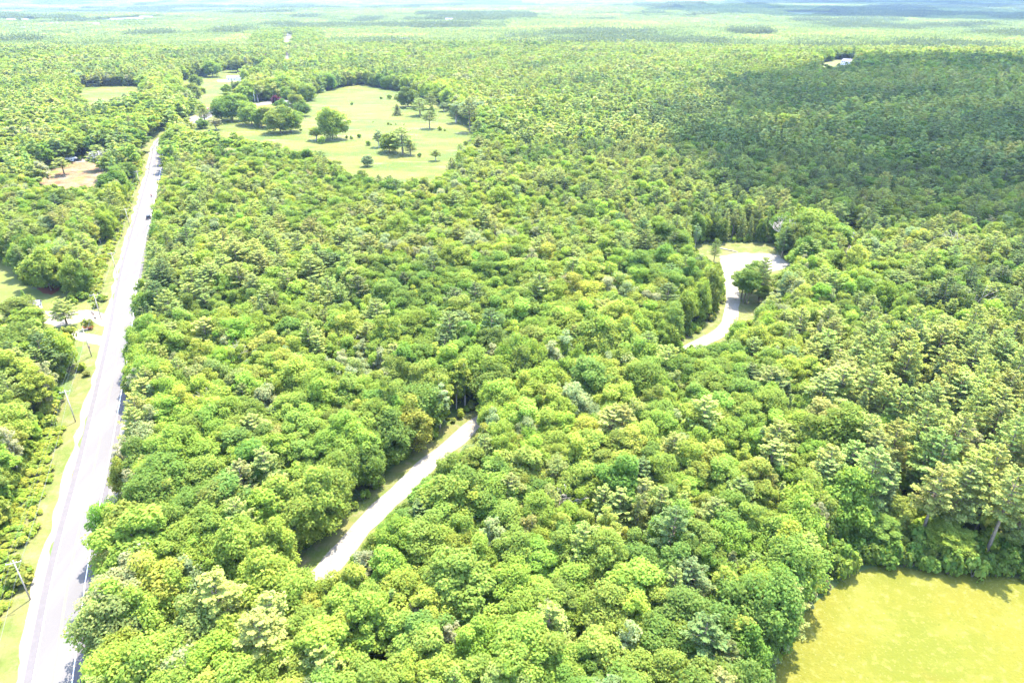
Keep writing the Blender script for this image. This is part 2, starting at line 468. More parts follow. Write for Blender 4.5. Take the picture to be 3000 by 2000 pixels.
TRACK = spline(G([(2484, 702), (2476, 772), (2458, 822), (2428, 872), (2370, 884)]), 3)
ribbon('gravel_track', TRACK, -1.7, 1.7, M['gravel'], .035, wob=.8, label='short gravel track among the trees past the glade')
PULL = G([(186, 1548), (159, 1605), (140, 1660), (118, 1755), (96, 1785), (80, 1812), (76, 1850), (78, 1883), (68, 1930), (48, 2000), (20, 2080), (80, 2080), (84, 2000), (116, 1850), (150, 1700), (186, 1560)])
sheet('gravel_pullout', PULL, M['gravel'], .036, 0, .5, label='white gravel pull-out at the road edge')
DRIVE = [G([(345, 975), (300, 985), (245, 975), (215, 965), (200, 970), (205, 990), (240, 1000), (300, 1012), (338, 1015)]),
         G([(338, 945), (290, 912), (235, 908), (170, 915), (100, 905), (92, 925), (130, 945), (165, 958), (230, 945), (262, 935), (300, 955), (330, 960)])]
sheet('driveway', DRIVE[0], M['gravel'], .028, 0, .5, label='white gravel driveway joining the road')
sheet('driveway', DRIVE[1], M['gravel'], .024, 0, .5, label='white gravel yard behind the young pine')
VILLAGE = [G([(556, 345), (575, 340), (590, 346), (583, 372), (566, 378), (556, 365)]), G([(728, 308), (790, 298), (830, 292), (868, 296), (860, 312), (800, 306), (730, 314)]),
           G([(634, 236), (700, 232), (735, 230), (735, 237), (690, 240), (640, 242)]), G([(190, 470), (225, 478), (290, 472), (300, 462), (240, 462), (215, 462)])]
sheet('driveway', VILLAGE[0], M['gravel'], .03, 8, .5, label='pale gravel forecourt near the village bend')
sheet('driveway', VILLAGE[1], M['gravel'], .03, 8, .5, label='driveway behind the maroon tree and its grove')
sheet('driveway', VILLAGE[2], M['gravel'], .03, 8, .5, label='pale driveway in front of the white ranch house')
sheet('driveway', VILLAGE[3], M['gravel'], .03, 8, .5, label='driveway with parked cars by the grey roofed house')
MULCH = G([(108, 846), (125, 858), (150, 864), (172, 852), (178, 838), (160, 832), (125, 836)])
sheet('mulch_bed', MULCH, M['mulch'], .03, 0, .3, label='red mulch bed under the big lawn tree')
sheet('mulch_bed', G([(32, 938), (40, 948), (60, 948), (58, 936), (42, 932)]), M['mulch'], .03, 0, .2, label='red mulch bed hidden among trees by the lawn')
sheet('mulch_bed', G([(240, 956), (250, 967), (270, 966), (276, 955), (262, 950)]), M['mulch'], .03, 0, .2, label='red mulch ring round the clipped shrub')

# ------------------------------------------------------------------ foliage meshes
def cards(c, n, size, aspect=1.0, r=None, along=None):
    """leaf-sized four-cornered faces at centres c with normals n"""
    N = len(c)
    n = n / (np.linalg.norm(n, axis=1, keepdims=True) + 1e-9)
    a = r.normal(size=(N, 3)) if along is None else along + r.normal(size=(N, 3)) * .25
    t = a - n * np.sum(a * n, axis=1, keepdims=True); t /= (np.linalg.norm(t, axis=1, keepdims=True) + 1e-9)
    b = np.cross(n, t)
    s = (size * r.uniform(.65, 1.35, N))[:, None] if np.isscalar(size) else size[:, None]
    q = np.empty((N, 4, 3))
    j = r.uniform(.7, 1.3, (N, 4, 1))
    q[:, 0] = c + t * s * j[:, 0] * aspect
    q[:, 1] = c + b * s * j[:, 1] * .75
    q[:, 2] = c - t * s * j[:, 2] * aspect
    q[:, 3] = c - b * s * j[:, 3] * .75
    q[:, 1] += n * s * .18; q[:, 3] += n * s * .18
    return q

def quads_mesh(name, q, var, mats, wood=None):
    """quad soup (N,4,3) with a per-face colour multiplier var (N,3), plus an optional wood MB as second material"""
    N = len(q)
    vs = q.reshape(-1, 3)
    fv = list(range(4 * N))
    nv = len(vs)
    me = bpy.data.meshes.new(name)
    loops = np.arange(4 * N); starts = np.arange(N) * 4; tot = np.full(N, 4)
    mi = np.zeros(N, int)
    if wood is not None and wood.v:
        vs = np.vstack([vs, np.array(wood.v)])
        wl = np.array([i for f in wood.f for i in f]) + nv
        ws = np.cumsum([0] + [len(f) for f in wood.f])[:-1] + 4 * N
        loops = np.concatenate([loops, wl]); starts = np.concatenate([starts, ws]); tot = np.concatenate([tot, [len(f) for f in wood.f]])
        mi = np.concatenate([mi, np.ones(len(wood.f), int)])
        var = np.vstack([var, np.ones((len(wood.f), 3))])
    me.vertices.add(len(vs)); me.vertices.foreach_set('co', vs.astype(np.float32).ravel())
    me.loops.add(len(loops)); me.loops.foreach_set('vertex_index', loops.astype(np.int32))
    me.polygons.add(len(starts)); me.polygons.foreach_set('loop_start', starts.astype(np.int32))
    me.polygons.foreach_set('material_index', mi.astype(np.int32))
    for m in mats: me.materials.append(m)
    at_ = me.attributes.new('var', 'FLOAT_VECTOR', 'FACE')
    at_.data.foreach_set('vector', var.astype(np.float32).ravel())
    me.update(calc_edges=True)
    return me

def leafvar(N, r, amp=.22):
    g = r.normal(0, amp, N)
    v = np.stack([1 + g + r.normal(0, .08, N), 1 + g * .9, 1 + g * 1.1], 1)
    return np.clip(v, .45, 1.8)

def limb(wood, p0, p1, r0, r1, bend, r, segs=3):
    p0 = np.array(p0, float); p1 = np.array(p1, float)
    prev = p0; pr = r0
    for k in range(1, segs + 1):
        t = k / segs
        p = p0 + (p1 - p0) * t + np.array([0, 0, bend * math.sin(math.pi * t)]) + (r.normal(0, .06, 3) if k < segs else 0) * np.linalg.norm(p1 - p0) * .5
        rr = r0 + (r1 - r0) * t
        wood.tube(prev, p, pr, rr, 5, cap=(k == segs))
        prev = p; pr = rr

def broadleaf(seed, R=3.3, Ht=12.0, lobes=26, per=125, leaf=.30, style='round'):
    """crown of leafy lobes carried by limbs; returns (quads, var, wood)"""
    r = np.random.default_rng(seed)
    wood = MB()
    cz = Ht * .62; rz = Ht * .38
    if style == 'tall': cz = Ht * .6; rz = Ht * .42
    if style == 'open': cz = Ht * .52; rz = Ht * .47
    if style == 'spread': cz = Ht * .66; rz = Ht * .33
    tr = .018 * Ht + .02
    split = Ht * .33
    lean = r.normal(0, .25, 2)
    wood.tube((0, 0, -.3), (lean[0], lean[1], split), tr, tr * .75, 7, cap=False)
    top = np.array([lean[0], lean[1], split])
    Q = []; V = []
    asym = r.uniform(.82, 1.18, 8) if style != 'open' else r.uniform(.66, 1.2, 8)
    for i in range(lobes):
        if i < 2:
            u = np.array([r.normal(0, .2), r.normal(0, .2), 1.0])
        else:
            ang = i * 2.399963 + r.uniform(-.4, .4)
            z0_ = -.85 if style == 'open' else -.45
            zz = z0_ + (.95 - z0_) * ((i - 2 + .5) / (lobes - 2)) + r.uniform(-.06, .06)
            zz = max(-.95, min(.95, zz))
            k = math.sqrt(max(0, 1 - zz * zz))
            u = np.array([k * math.cos(ang), k * math.sin(ang), zz])
        ra = asym[int((math.atan2(u[1], u[0]) + math.pi) / (2 * math.pi) * 7.99)]
        rad = r.uniform(.56, .98)
        c = np.array([u[0] * R * ra * rad, u[1] * R * ra * rad, cz + u[2] * rz * rad + r.normal(0, .2)])
        lr = R * r.uniform(.20, .40)
        # light shoots at the tips of the lobe, leaves on its shell and a few inside
        d = r.normal(size=(per, 3)); d /= np.linalg.norm(d, axis=1, keepdims=True)
        d[:, 2] = np.abs(d[:, 2]) * np.where(r.random(per) < .72, 1, -1)
        rr = lr * r.uniform(.55, 1.08, per) ** .7
        out = c - np.array([0, 0, cz - rz * .3]); out /= np.linalg.norm(out) + 1e-6
        p = c + d * rr[:, None] * np.array([1.12, 1.12, .8]) + out * (r.random(per) ** 3 * lr * .5)[:, None]
        nn = d * .5 + np.array([0, 0, .95]) + r.normal(0, .36, (per, 3))
        Q.append(cards(p, nn, leaf, 1.0, r))
        tone = 1 + r.normal(0, .07)
        V.append(leafvar(per, r, .16) * tone)
        if i % 3 == 0:
            limb(wood, top, c, tr * .42, .03, .2, r)
    # inner leaves
    n = lobes * per // 9
    d = r.normal(size=(n, 3)); d /= np.linalg.norm(d, axis=1, keepdims=True)
    p = np.array([0, 0, cz]) + d * np.array([R * .62, R * .62, rz * .6]) * r.random((n, 1)) ** .4
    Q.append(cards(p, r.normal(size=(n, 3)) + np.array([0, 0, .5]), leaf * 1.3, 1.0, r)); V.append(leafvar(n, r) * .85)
    wood.tube(top, (lean[0] * 1.4, lean[1] * 1.4, cz + rz * .5), tr * .7, .05, 6)
    return np.vstack(Q), np.vstack(V), wood

def conifer(seed, R=3.0, Ht=16.0, whorls=15, arms=6, per=34, leaf=.34, low=.28, spire=False, droop=.1):
    """pine or spruce: tiers of branches, each a flat plume of needle tufts"""
    r = np.random.default_rng(seed)
    wood = MB()
    tr = .014 * Ht + .03
    wood.tube((0, 0, -.3), (0, 0, Ht * .5), tr, tr * .6, 7, cap=False)
    wood.tube((0, 0, Ht * .5), (r.normal(0, .15), r.normal(0, .15), Ht * .98), tr * .6, .03, 6)
    Q = []; V = []
    for w in range(whorls):
        t = (w + r.uniform(-.2, .2)) / (whorls - 1); t = min(max(t, 0), 1)
        z = Ht * (low + (.985 - low) * t)
        if spire: prof = (1 - t) ** .85
        else: prof = min(1, .62 + t * 2.2) * (1 - t) ** .62 + .03
        na = max(3, int(arms * (1 - .35 * t)))
        ph = r.uniform(0, 6.28)
        for a in range(na):
            an = ph + 2 * math.pi * a / na + r.normal(0, .22)
            L = R * prof * r.uniform(.62, 1.18) + .25
            rise = L * ((.12 + .75 * t) if not spire else (-.22 + .35 * t)) - droop * L * r.uniform(0, 1)
            tip = np.array([L * math.cos(an), L * math.sin(an), z + rise])
            base = np.array([0, 0, z])
            if w % 2 == 0 or L > R * .8: limb(wood, base, base + (tip - base) * .8, .05 + .01 * L, .015, 0, r, 2)
            n = max(6, int(per * (.35 + .65 * L / R)))
            s = r.uniform(.18 if not spire else .05, 1.04, n) ** .75
            side = np.array([-math.sin(an), math.cos(an), 0])
            spread = (.24 if not spire else .17) * L * np.sin(np.pi * np.clip(s * .86 + .08, 0, 1)) + .12
            p = base + (tip - base) * s[:, None] + side * (r.normal(0, .55, n) * spread)[:, None] + np.array([0, 0, 1.0]) * r.normal(0, .05 + .02 * L, n)[:, None]
            nn = np.array([0, 0, 1.0]) + r.normal(0, .5, (n, 3)) + np.array([math.cos(an), math.sin(an), 0]) * .25
            al = np.array([math.cos(an), math.sin(an), .25]) + side * r.normal(0, .5, n)[:, None]
            Q.append(cards(p, nn, leaf, 1.15, r, al * 1.0))
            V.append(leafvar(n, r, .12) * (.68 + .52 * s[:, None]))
    return np.vstack(Q), np.vstack(V), wood

def bare_tree(seed, Ht=12, R=3.0):
    r = np.random.default_rng(seed); wood = MB()
    def grow(p, d, L, rad, lev):
        q = p + d * L
        wood.tube(p, q, rad, rad * .62, 5, cap=lev > 2)
        if lev > 4: return
        for k in range(3 if lev < 3 else 2):
            nd = d + r.normal(0, .48, 3); nd[2] = abs(nd[2]) * .8 + .1; nd /= np.linalg.norm(nd)
            grow(q, nd, L * r.uniform(.6, .8), rad * .6, lev + 1)
    grow(np.array([0, 0, -.2]), np.array([0, 0, 1.0]), Ht * .4, .34, 0)
    return wood

def shrub_parts(seed, R=1.0, Ht=1.3, n=420, leaf=.16):
    r = np.random.default_rng(seed)
    Q = []; V = []
    for i in range(7):
        a = r.uniform(0, 6.28); k = r.uniform(0, .6)
        c = np.array([R * k * math.cos(a), R * k * math.sin(a), Ht * r.uniform(.35, .7)])
        m = n // 7
        d = r.normal(size=(m, 3)); d /= np.linalg.norm(d, axis=1, keepdims=True); d[:, 2] = np.where(r.random(m) < .75, abs(d[:, 2]), d[:, 2])
        p = c + d * (np.array([R, R, Ht]) * .42) * r.uniform(.5, 1.1, (m, 1)); p[:, 2] = np.maximum(p[:, 2], .03)
        Q.append(cards(p, d + np.array([0, 0, .6]) + r.normal(0, .4, (m, 3)), leaf, 1.0, r)); V.append(leafvar(m, r, .16) * (1 + r.normal(0, .06)))
    wood = MB()
    for k in range(5):
        a = k * 1.26; wood.tube((0, 0, -.1), (R * .4 * math.cos(a), R * .4 * math.sin(a), Ht * .6), .04, .015, 4)
    return np.vstack(Q), np.vstack(V), wood

# crown and stem meshes shared by the trees that stand as objects of their own
VAR = {'broadleaf': [], 'pine': [], 'birch': [], 'spruce': [], 'shrub': [], 'oak': []}
FULL = {}
def add_variant(kind, parts, lm, wm):
    q, v, w = parts
    i = len(VAR[kind])
    crown = quads_mesh('crown', q, v, [M[lm]])
    trunk = w.mesh('trunk', [M[wm]])
    full = quads_mesh(kind + '_mesh', q, v, [M[lm], M[wm]], w)
    VAR[kind].append((crown, trunk)); FULL[(kind, i)] = full
st = ['round', 'round', 'tall', 'spread', 'round', 'tall', 'spread', 'round', 'round']
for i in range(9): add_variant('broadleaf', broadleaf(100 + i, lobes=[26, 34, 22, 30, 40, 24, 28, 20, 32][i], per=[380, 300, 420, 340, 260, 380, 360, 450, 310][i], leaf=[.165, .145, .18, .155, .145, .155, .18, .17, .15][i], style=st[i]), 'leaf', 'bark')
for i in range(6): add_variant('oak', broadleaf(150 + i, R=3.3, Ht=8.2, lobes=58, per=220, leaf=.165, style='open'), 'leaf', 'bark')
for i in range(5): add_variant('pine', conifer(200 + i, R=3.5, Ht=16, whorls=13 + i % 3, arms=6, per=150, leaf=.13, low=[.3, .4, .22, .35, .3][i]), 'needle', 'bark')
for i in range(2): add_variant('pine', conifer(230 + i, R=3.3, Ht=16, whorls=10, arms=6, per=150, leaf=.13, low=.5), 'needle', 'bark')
for i in range(4): add_variant('birch', broadleaf(300 + i, R=2.0, Ht=11.5, lobes=24, per=110, leaf=.16, style='tall'), 'leaf', 'pale_bark')
for i in range(3): add_variant('spruce', conifer(400 + i, R=2.2, Ht=12, whorls=20, arms=8, per=32, leaf=.17, low=.05, spire=True), 'needle', 'bark')
for i in range(4): add_variant('shrub', shrub_parts(500 + i), 'leaf', 'bark')

# coarser ones for the woods farther off, and whole pieces of canopy for the far distance
for i in range(4): FULL[('far_broadleaf', i)] = quads_mesh('far_broadleaf', *broadleaf(600 + i, lobes=14, per=52, leaf=.46, style=st[i])[:2], [M['leaf']])
for i in range(3): FULL[('far_pine', i)] = quads_mesh('far_pine', *conifer(650 + i, R=3.3, Ht=15, whorls=8, arms=5, per=12, leaf=.6)[:2], [M['needle']])

for i in range(3): FULL[('far_spruce', i)] = quads_mesh('far_spruce', *conifer(680 + i, R=2.5, Ht=15, whorls=12, arms=6, per=10, leaf=.5, low=.12, spire=True)[:2], [M['needle']])

def canopy(seed, mix):
    """100 m x 100 m of canopy"""
    r = np.random.default_rng(seed)
    Q = []; V = []
    n = 20
    for i in range(n):
        for j in range(n):
            x = (i + r.uniform(0, 1)) * 100 / n - 50; y = (j + r.uniform(0, 1)) * 100 / n - 50
            m = 22
            pine = r.random() < mix
            d = r.normal(size=(m, 3)); d /= np.linalg.norm(d, axis=1, keepdims=True); d[:, 2] = np.where(r.random(m) < .8, abs(d[:, 2]), d[:, 2])
            if pine:
                hh = r.uniform(13, 20); t = r.random(m) ** .8
                an = r.uniform(0, 6.28, m); rad = 2.6 * (1 - t) ** .7 + .2
                p = np.stack([x + rad * np.cos(an), y + rad * np.sin(an), hh * (.3 + .7 * t)], 1)
                nn = np.stack([np.cos(an) * .5, np.sin(an) * .5, np.ones(m)], 1) + r.normal(0, .3, (m, 3))
                sz = .9; base = np.array([.76, .80, .98]) * r.uniform(.85, 1.08)
            else:
                hh = r.uniform(10, 16); R = r.uniform(2.6, 5.2)
                p = np.array([x, y, hh * .62]) + d * np.array([R, R, hh * .36]) * r.uniform(.8, 1.05, (m, 1))
                nn = d + np.array([0, 0, .4]) + r.normal(0, .3, (m, 3))
                sz = 1.35; base = np.array([1, 1, 1]) * r.uniform(.88, 1.12)
            Q.append(cards(p, nn, sz, 1.0, r)); V.append(leafvar(m, r, .1) * base)
    return quads_mesh('canopy', np.vstack(Q), np.vstack(V), [M['leaf']])
for i in range(4): FULL[('canopy', i)] = canopy(700 + i, [.15, .35, .6, .25][i])

PROTO = bpy.data.collections.new('foliage_sources')      # never linked to the scene
KEYS = sorted(FULL.keys())
for k, key in enumerate(KEYS):
    o = bpy.data.objects.new('%03d_%s' % (k, key[0]), FULL[key])
    PROTO.objects.link(o)
KI = {key: k for k, key in enumerate(KEYS)}

def scatter(name, pos, idx, scl, rot, tint, **k):
    """one object that stands a foliage mesh on every point"""
    N = len(pos)
    me = bpy.data.meshes.new(name)
    me.vertices.add(N); me.vertices.foreach_set('co', np.asarray(pos, np.float32).ravel())
    a = me.attributes.new('which', 'INT', 'POINT'); a.data.foreach_set('value', np.asarray(idx, np.int32))
    a = me.attributes.new('scl', 'FLOAT_VECTOR', 'POINT'); a.data.foreach_set('vector', np.asarray(scl, np.float32).ravel())
    a = me.attributes.new('turn', 'FLOAT_VECTOR', 'POINT'); a.data.foreach_set('vector', np.asarray(rot, np.float32).ravel())
    a = me.attributes.new('tint', 'FLOAT_VECTOR', 'POINT'); a.data.foreach_set('vector', np.asarray(tint, np.float32).ravel())
    o = bpy.data.objects.new(name, me); col.objects.link(o)
    ng = bpy.data.node_groups.new(name + '_nodes', 'GeometryNodeTree')
    ng.interface.new_socket('Geometry', in_out='INPUT', socket_type='NodeSocketGeometry')
    ng.interface.new_socket('Geometry', in_out='OUTPUT', socket_type='NodeSocketGeometry')
    nd = ng.nodes; lk = ng.links
    gi = nd.new('NodeGroupInput'); go = nd.new('NodeGroupOutput')
    ci = nd.new('GeometryNodeCollectionInfo'); ci.inputs['Collection'].default_value = PROTO
    ci.inputs['Separate Children'].default_value = True; ci.inputs['Reset Children'].default_value = True
    ip = nd.new('GeometryNodeInstanceOnPoints'); ip.inputs['Pick Instance'].default_value = True
    def attr(n, t):
        a = nd.new('GeometryNodeInputNamedAttribute'); a.data_type = t; a.inputs['Name'].default_value = n; return a.outputs['Attribute']
    lk.new(gi.outputs[0], ip.inputs['Points']); lk.new(ci.outputs[0], ip.inputs['Instance'])
    lk.new(attr('which', 'INT'), ip.inputs['Instance Index']); lk.new(attr('scl', 'FLOAT_VECTOR'), ip.inputs['Scale'])
    e2r = nd.new('FunctionNodeEulerToRotation'); lk.new(attr('turn', 'FLOAT_VECTOR'), e2r.inputs[0]); lk.new(e2r.outputs[0], ip.inputs['Rotation'])
    lk.new(ip.outputs[0], go.inputs[0])
    md = o.modifiers.new('foliage', 'NODES'); md.node_group = ng
    return tag(o, **k)

# ------------------------------------------------------------------ where trees stand
PAL = {  # real leaf colours (linear albedo)
    'deep green': (0.124, 0.189, 0.037), 'mid green': (0.173, 0.232, 0.043), 'bright green': (0.194, 0.265, 0.043),
    'yellow green': (0.232, 0.283, 0.048), 'silvery green': (0.216, 0.254, 0.113), 'olive': (0.200, 0.232, 0.063),
    'pine light': (.218, .252, .064), 'pine dull': (.178, .218, .060), 'pine dark': (0.108, 0.146, 0.048),
    'lime': (.255, .305, .046), 'grey olive': (0.238, 0.254, 0.124), 'maroon': (0.097, 0.022, 0.043), 'blue grey': (0.108, 0.140, 0.119), 'rusty': (0.281, 0.184, 0.108)}
BC = ['deep green', 'mid green', 'bright green', 'yellow green', 'silvery green', 'olive']
PC = ['pine light', 'pine dull', 'pine dark']

# stands of pine: (photo x, y, radius in m, share of pines)
STANDS = [(560, 860, 42, .75), (420, 820, 22, .9), (760, 900, 32, .5), (2720, 1230, 30, .95), (2940, 1300, 34, .95), (2620, 1480, 16, .92), (2850, 1530, 18, .95), (2990, 1560, 20, .95), (2600, 950, 45, .35), (2850, 850, 60, .5),
          (130, 1080, 30, .75), (30, 1180, 22, .6), (1900, 620, 60, .5), (1700, 560, 70, .5), (1500, 660, 50, .35), (2300, 480, 150, .8), (2700, 380, 240, .78), (2900, 560, 110, .75), (2500, 560, 80, .75), (2100, 640, 30, .6), (1400, 560, 60, .3), (300, 540, 60, .45), (60, 350, 120, .4), (1250, 780, 40, .3), (1850, 800, 30, .5), (420, 600, 18, .6)]
STANDS = [(*at(a, b), r_, s) for a, b, r_, s in STANDS]

def pine_share(x, y):
    p = .05 + .07 * smooth(150, 260, np.hypot(x, y)) + .22 * smooth(.45, .75, vnoise(x, y, 90, 3)) + .25 * smooth(500, 900, np.hypot(x, y)) * smooth(.4, .65, vnoise(x, y, 170, 4))
    for cx, cy_, rr, s in STANDS:
        d = np.hypot(x - cx, y - cy_) / rr
        w = np.exp(-d ** 2 * .9)
        p = np.maximum(p, s * np.minimum(1, w * 1.6))
    return p

BRUSH_X0, BRUSH_X1 = 8.0, 21.0
def allowed(x, y, pad=0.0):
    ok = np.ones(x.shape, bool)
    for P in (FIELD, LAWN, DRIVE[0], DRIVE[1], MEADOW, PASTURE, STRIP, DIRT, CLEAR, YARD, PULL, BEND):
        ok &= ~inside(x, y, P)
    d, s = line_dist(x, y, ROAD)
    r = np.hypot(x, y)
    left = np.where(y < 104, 20.0, np.where(y < 148, 15.5, np.where(y < 235, 12.5, 13.5)))
    left = np.where(y > 300, 11.5, left)
    left = left + 3 * (vnoise(x, y, 20, 9) - .5)
    left = np.where(r > 650, 9, left)
    right = np.where(r > 650, 9, 8.2)
    ok &= ~((s < 0) & (d < left)) & ~((s > 0) & (d < right))
    d, s = line_dist(x, y, LANE)
    narrow = (x < -20) & (y < 101)
    hidden = (x > -8) & (x < 52) & (y < 250)
    ok &= ~((s < 0) & (d < np.where(narrow, 3.2, np.where(hidden, 3.5, 6.6)))) & ~((s > 0) & (d < np.where(narrow, 3.0, np.where(hidden, 3.0, 5.2))))
    d, s = line_dist(x, y, TRACK)
    ok &= d > 3
    ok &= ~((line_dist(x, y, FIELD[9:18])[0] < 6.5))
    ok &= ~((line_dist(x, y, FIELD[0:10])[0] < 2.5))
    return ok

def grid_points(r0, r1, step, az=47.0):
    L = r1 + step
    xs = np.arange(-L, L, step); ys = np.arange(-10, L, step * .87)
    gx, gy = np.meshgrid(xs, ys)
    gx = gx + (np.arange(len(ys)) % 2)[:, None] * step * .5
    gx = gx.ravel() + rng.uniform(-.36, .36, gx.size) * step; gy = gy.ravel() + rng.uniform(-.36, .36, gy.size) * step
    r = np.hypot(gx, gy); a = np.degrees(np.arctan2(np.abs(gx), gy + 25))
    m = (r >= r0) & (r < r1) & (a < az)
    return gx[m], gy[m]

SHADE_TINT = [(*at(a, b), r_) for a, b, r_ in ((2300, 450, 130), (2700, 380, 260), (2900, 560, 120))]  # areas under the clouds where shade is also put into the tree tints
def pick_tree(x, y, jit=.2):
    """kind, variant, scale, tint name for every point"""
    N = len(x)
    u = rng.random(N); ps = pine_share(x, y)
    stand = vnoise(x, y, 38, 12); hue = vnoise(x, y, 26, 13) if jit > .15 else vnoise(x, y, 60, 13)
    for cx, cy_, rr in SHADE_TINT: hue = hue - .22 * np.exp(-((x - cx) ** 2 + (y - cy_) ** 2) / rr ** 2)
    kind = np.where(u < ps, 1, 0)                                   # 1 pine
    kind = np.where((kind == 0) & (rng.random(N) < .10 + .35 * smooth(.68, .8, vnoise(x, y, 30, 21))), 2, kind)   # 2 birch
    kind = np.where((kind == 1) & (rng.random(N) < .12), 3, kind)   # 3 spruce
    size = rng.uniform(.74, 1.36, N) * (.86 + .34 * vnoise(x, y, 45, 30))
    big = rng.random(N) < .09
    size = np.where(big & (kind == 0), size * 1.25, size)
    # height follows size loosely
    hs = .62 + .42 * size + rng.normal(0, .09, N)
    tints = []
    for i in range(N):
        v = hue[i] + random.gauss(0, jit)
        if kind[i] in (1, 3):
            c = 'pine light' if v > .42 else ('pine dull' if v > .15 else 'pine dark')
            if kind[i] == 3: c = 'pine dull' if v > .5 else 'pine dark'
        elif kind[i] == 2:
            c = 'grey olive' if v > .62 else ('silvery green' if v > .5 else ('olive' if v > .35 else 'yellow green'))
        else:
            c = 'deep green' if v < .2 else 'mid green' if v < .43 else 'bright green' if v < .68 else 'yellow green' if v < .86 else 'olive' if v < .95 else 'silvery green'
        tints.append(c)
    return kind, size, hs, tints

def tint_of(names, amp=.07):
    t = np.array([PAL[n] for n in names])
    return np.clip(t * (1 + rng.normal(0, amp, (len(t), 1))) * (1 + rng.normal(0, .05, t.shape)), .005, .5)

# near and middle woods
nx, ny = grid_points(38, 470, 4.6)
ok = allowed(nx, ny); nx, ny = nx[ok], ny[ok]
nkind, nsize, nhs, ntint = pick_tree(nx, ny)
ntint_v = tint_of(ntint)
nrot = rng.uniform(0, 6.283, len(nx))
# tall pines at the edge of the hay field
px_, py_, dz_ = to_px(nx, ny, 0)
tallp = (nkind == 1) & (px_ > 2480) & (py_ > 1050)
nhs = np.where(tallp, rng.uniform(1.12, 1.38, len(nx)), nhs)
nsize = np.where(tallp, rng.uniform(1.0, 1.25, len(nx)), nsize)
nsize = np.where(tallp, rng.uniform(1.35, 1.75, len(nx)), nsize)
midl = (nkind == 1) & ~tallp
nsize = np.where(midl, nsize * 1.28, nsize)
m = ~((nkind == 1) & (rng.random(len(nx)) < np.where(tallp, .5, .3)))
nx, ny, nkind, nsize, nhs, nrot, ntint_v, midl, px_, py_ = [q[m] for q in (nx, ny, nkind, nsize, nhs, nrot, ntint_v, midl, px_, py_)]
ntint = [t for t, q in zip(ntint, m) if q]
nhs = np.where(midl, nhs * .9, nhs)
low = (nkind == 0) & (px_ > 2480) & (py_ > 1300)
nhs = np.where(low, nhs * .7, nhs)

LANE_SEEN = [p for p in LANE if (-43 < p[0] < -11 or p[0] > 54)]
LS1 = [p for p in LANE if -38.5 < p[0] < -11]; LS2 = [p for p in LANE if p[0] > 54]
def keeps_view(x, y, sz, hs, k):
    """young growth stays low in front of the open ground: true where a tree of this size would hide none of it"""
    bh = np.array([12, 16, 11.5, 12])[k] * hs; R = np.array([3.3, 3.1, 2.0, 2.2])[k] * sz
    ok = np.ones(len(x), bool)
    for hz_, lat in ((.97, 0), (.86, .5), (.86, -.5), (.8, 0), (.5, 0), (.65, .8), (.65, -.8), (.65, 0), (.35, .7), (.35, -.7)):
        f = H / (H - bh * hz_)
        r_ = np.hypot(x, y); tx_, ty_ = y / r_, -x / r_
        X = (x + tx_ * R * lat) * f; Y = (y + ty_ * R * lat) * f
        for L in (LS1, LS2):
            ok &= line_dist(X, Y, L)[0] > 3.5
        dr_ = line_dist(X, Y, ROAD)[0]
        ok &= dr_ > np.where(Y > 250, 4.2, np.where(Y > 128, 3.1, 2.3))
        for P_ in (FIELD, CLEAR, LAWN, DIRT):
            ok &= ~inside(X, Y, P_)
    return ok
done = keeps_view(nx, ny, nsize, nhs, nkind)
nfac = np.ones(len(nx))
for f_ in (.88, .76, .64, .52, .42, .33, .24):
    todo = ~done
    t_ = keeps_view(nx, ny, nsize * f_ ** .8, nhs * f_, nkind)
    nfac = np.where(todo & t_, f_, nfac); done |= t_
m = done
nsize = nsize * nfac ** .8; nhs = nhs * nfac
nx, ny, nkind, nsize, nhs, nrot, ntint_v = nx[m], ny[m], nkind[m], nsize[m], nhs[m], nrot[m], ntint_v[m]
ntint = [t for t, q in zip(ntint, m) if q]
edge = np.minimum(line_dist(nx, ny, LANE)[0], line_dist(nx, ny, CLEAR + [CLEAR[0]])[0])
edge = np.minimum(edge, line_dist(nx, ny, FIELD[0:18])[0] - 2)
edge = np.minimum(edge, np.where(ny > 90, line_dist(nx, ny, ROAD)[0] - 2, 99))
edge = np.minimum(edge, line_dist(nx, ny, LAWN + [LAWN[0]])[0])
nkind = np.where((nkind == 0) & (edge < 12), 4, nkind)
nsize = np.where(nkind == 4, nsize * 1.05, nsize)
KN = {4: ('oak', 6), 0: ('broadleaf', 9), 1: ('pine', 5), 2: ('birch', 4), 3: ('spruce', 3)}
nvar = np.array([random.randrange(KN[int(k)][1]) for k in nkind])

# those that show largest stand as objects of their own
tx, ty, tz = to_px(nx, ny, 12.0 * nhs * .7)
shows = (tx > 15) & (tx < 2985) & (ty > 10) & (ty < 1990)
apparent = np.where(shows, nsize * np.array([3.3, 3.1, 2.0, 2.2, 3.3])[nkind] * 2000 / np.maximum(tz, 1), 0)
LIMIT = {0: 185, 4: 55, 1: 200, 2: 90, 3: 12}
single = np.zeros(len(nx), bool)
for k, lim in LIMIT.items():
    c = np.where(nkind == k)[0]
    c = c[np.argsort(-apparent[c])][:lim]
    single[c[apparent[c] > 0]] = True

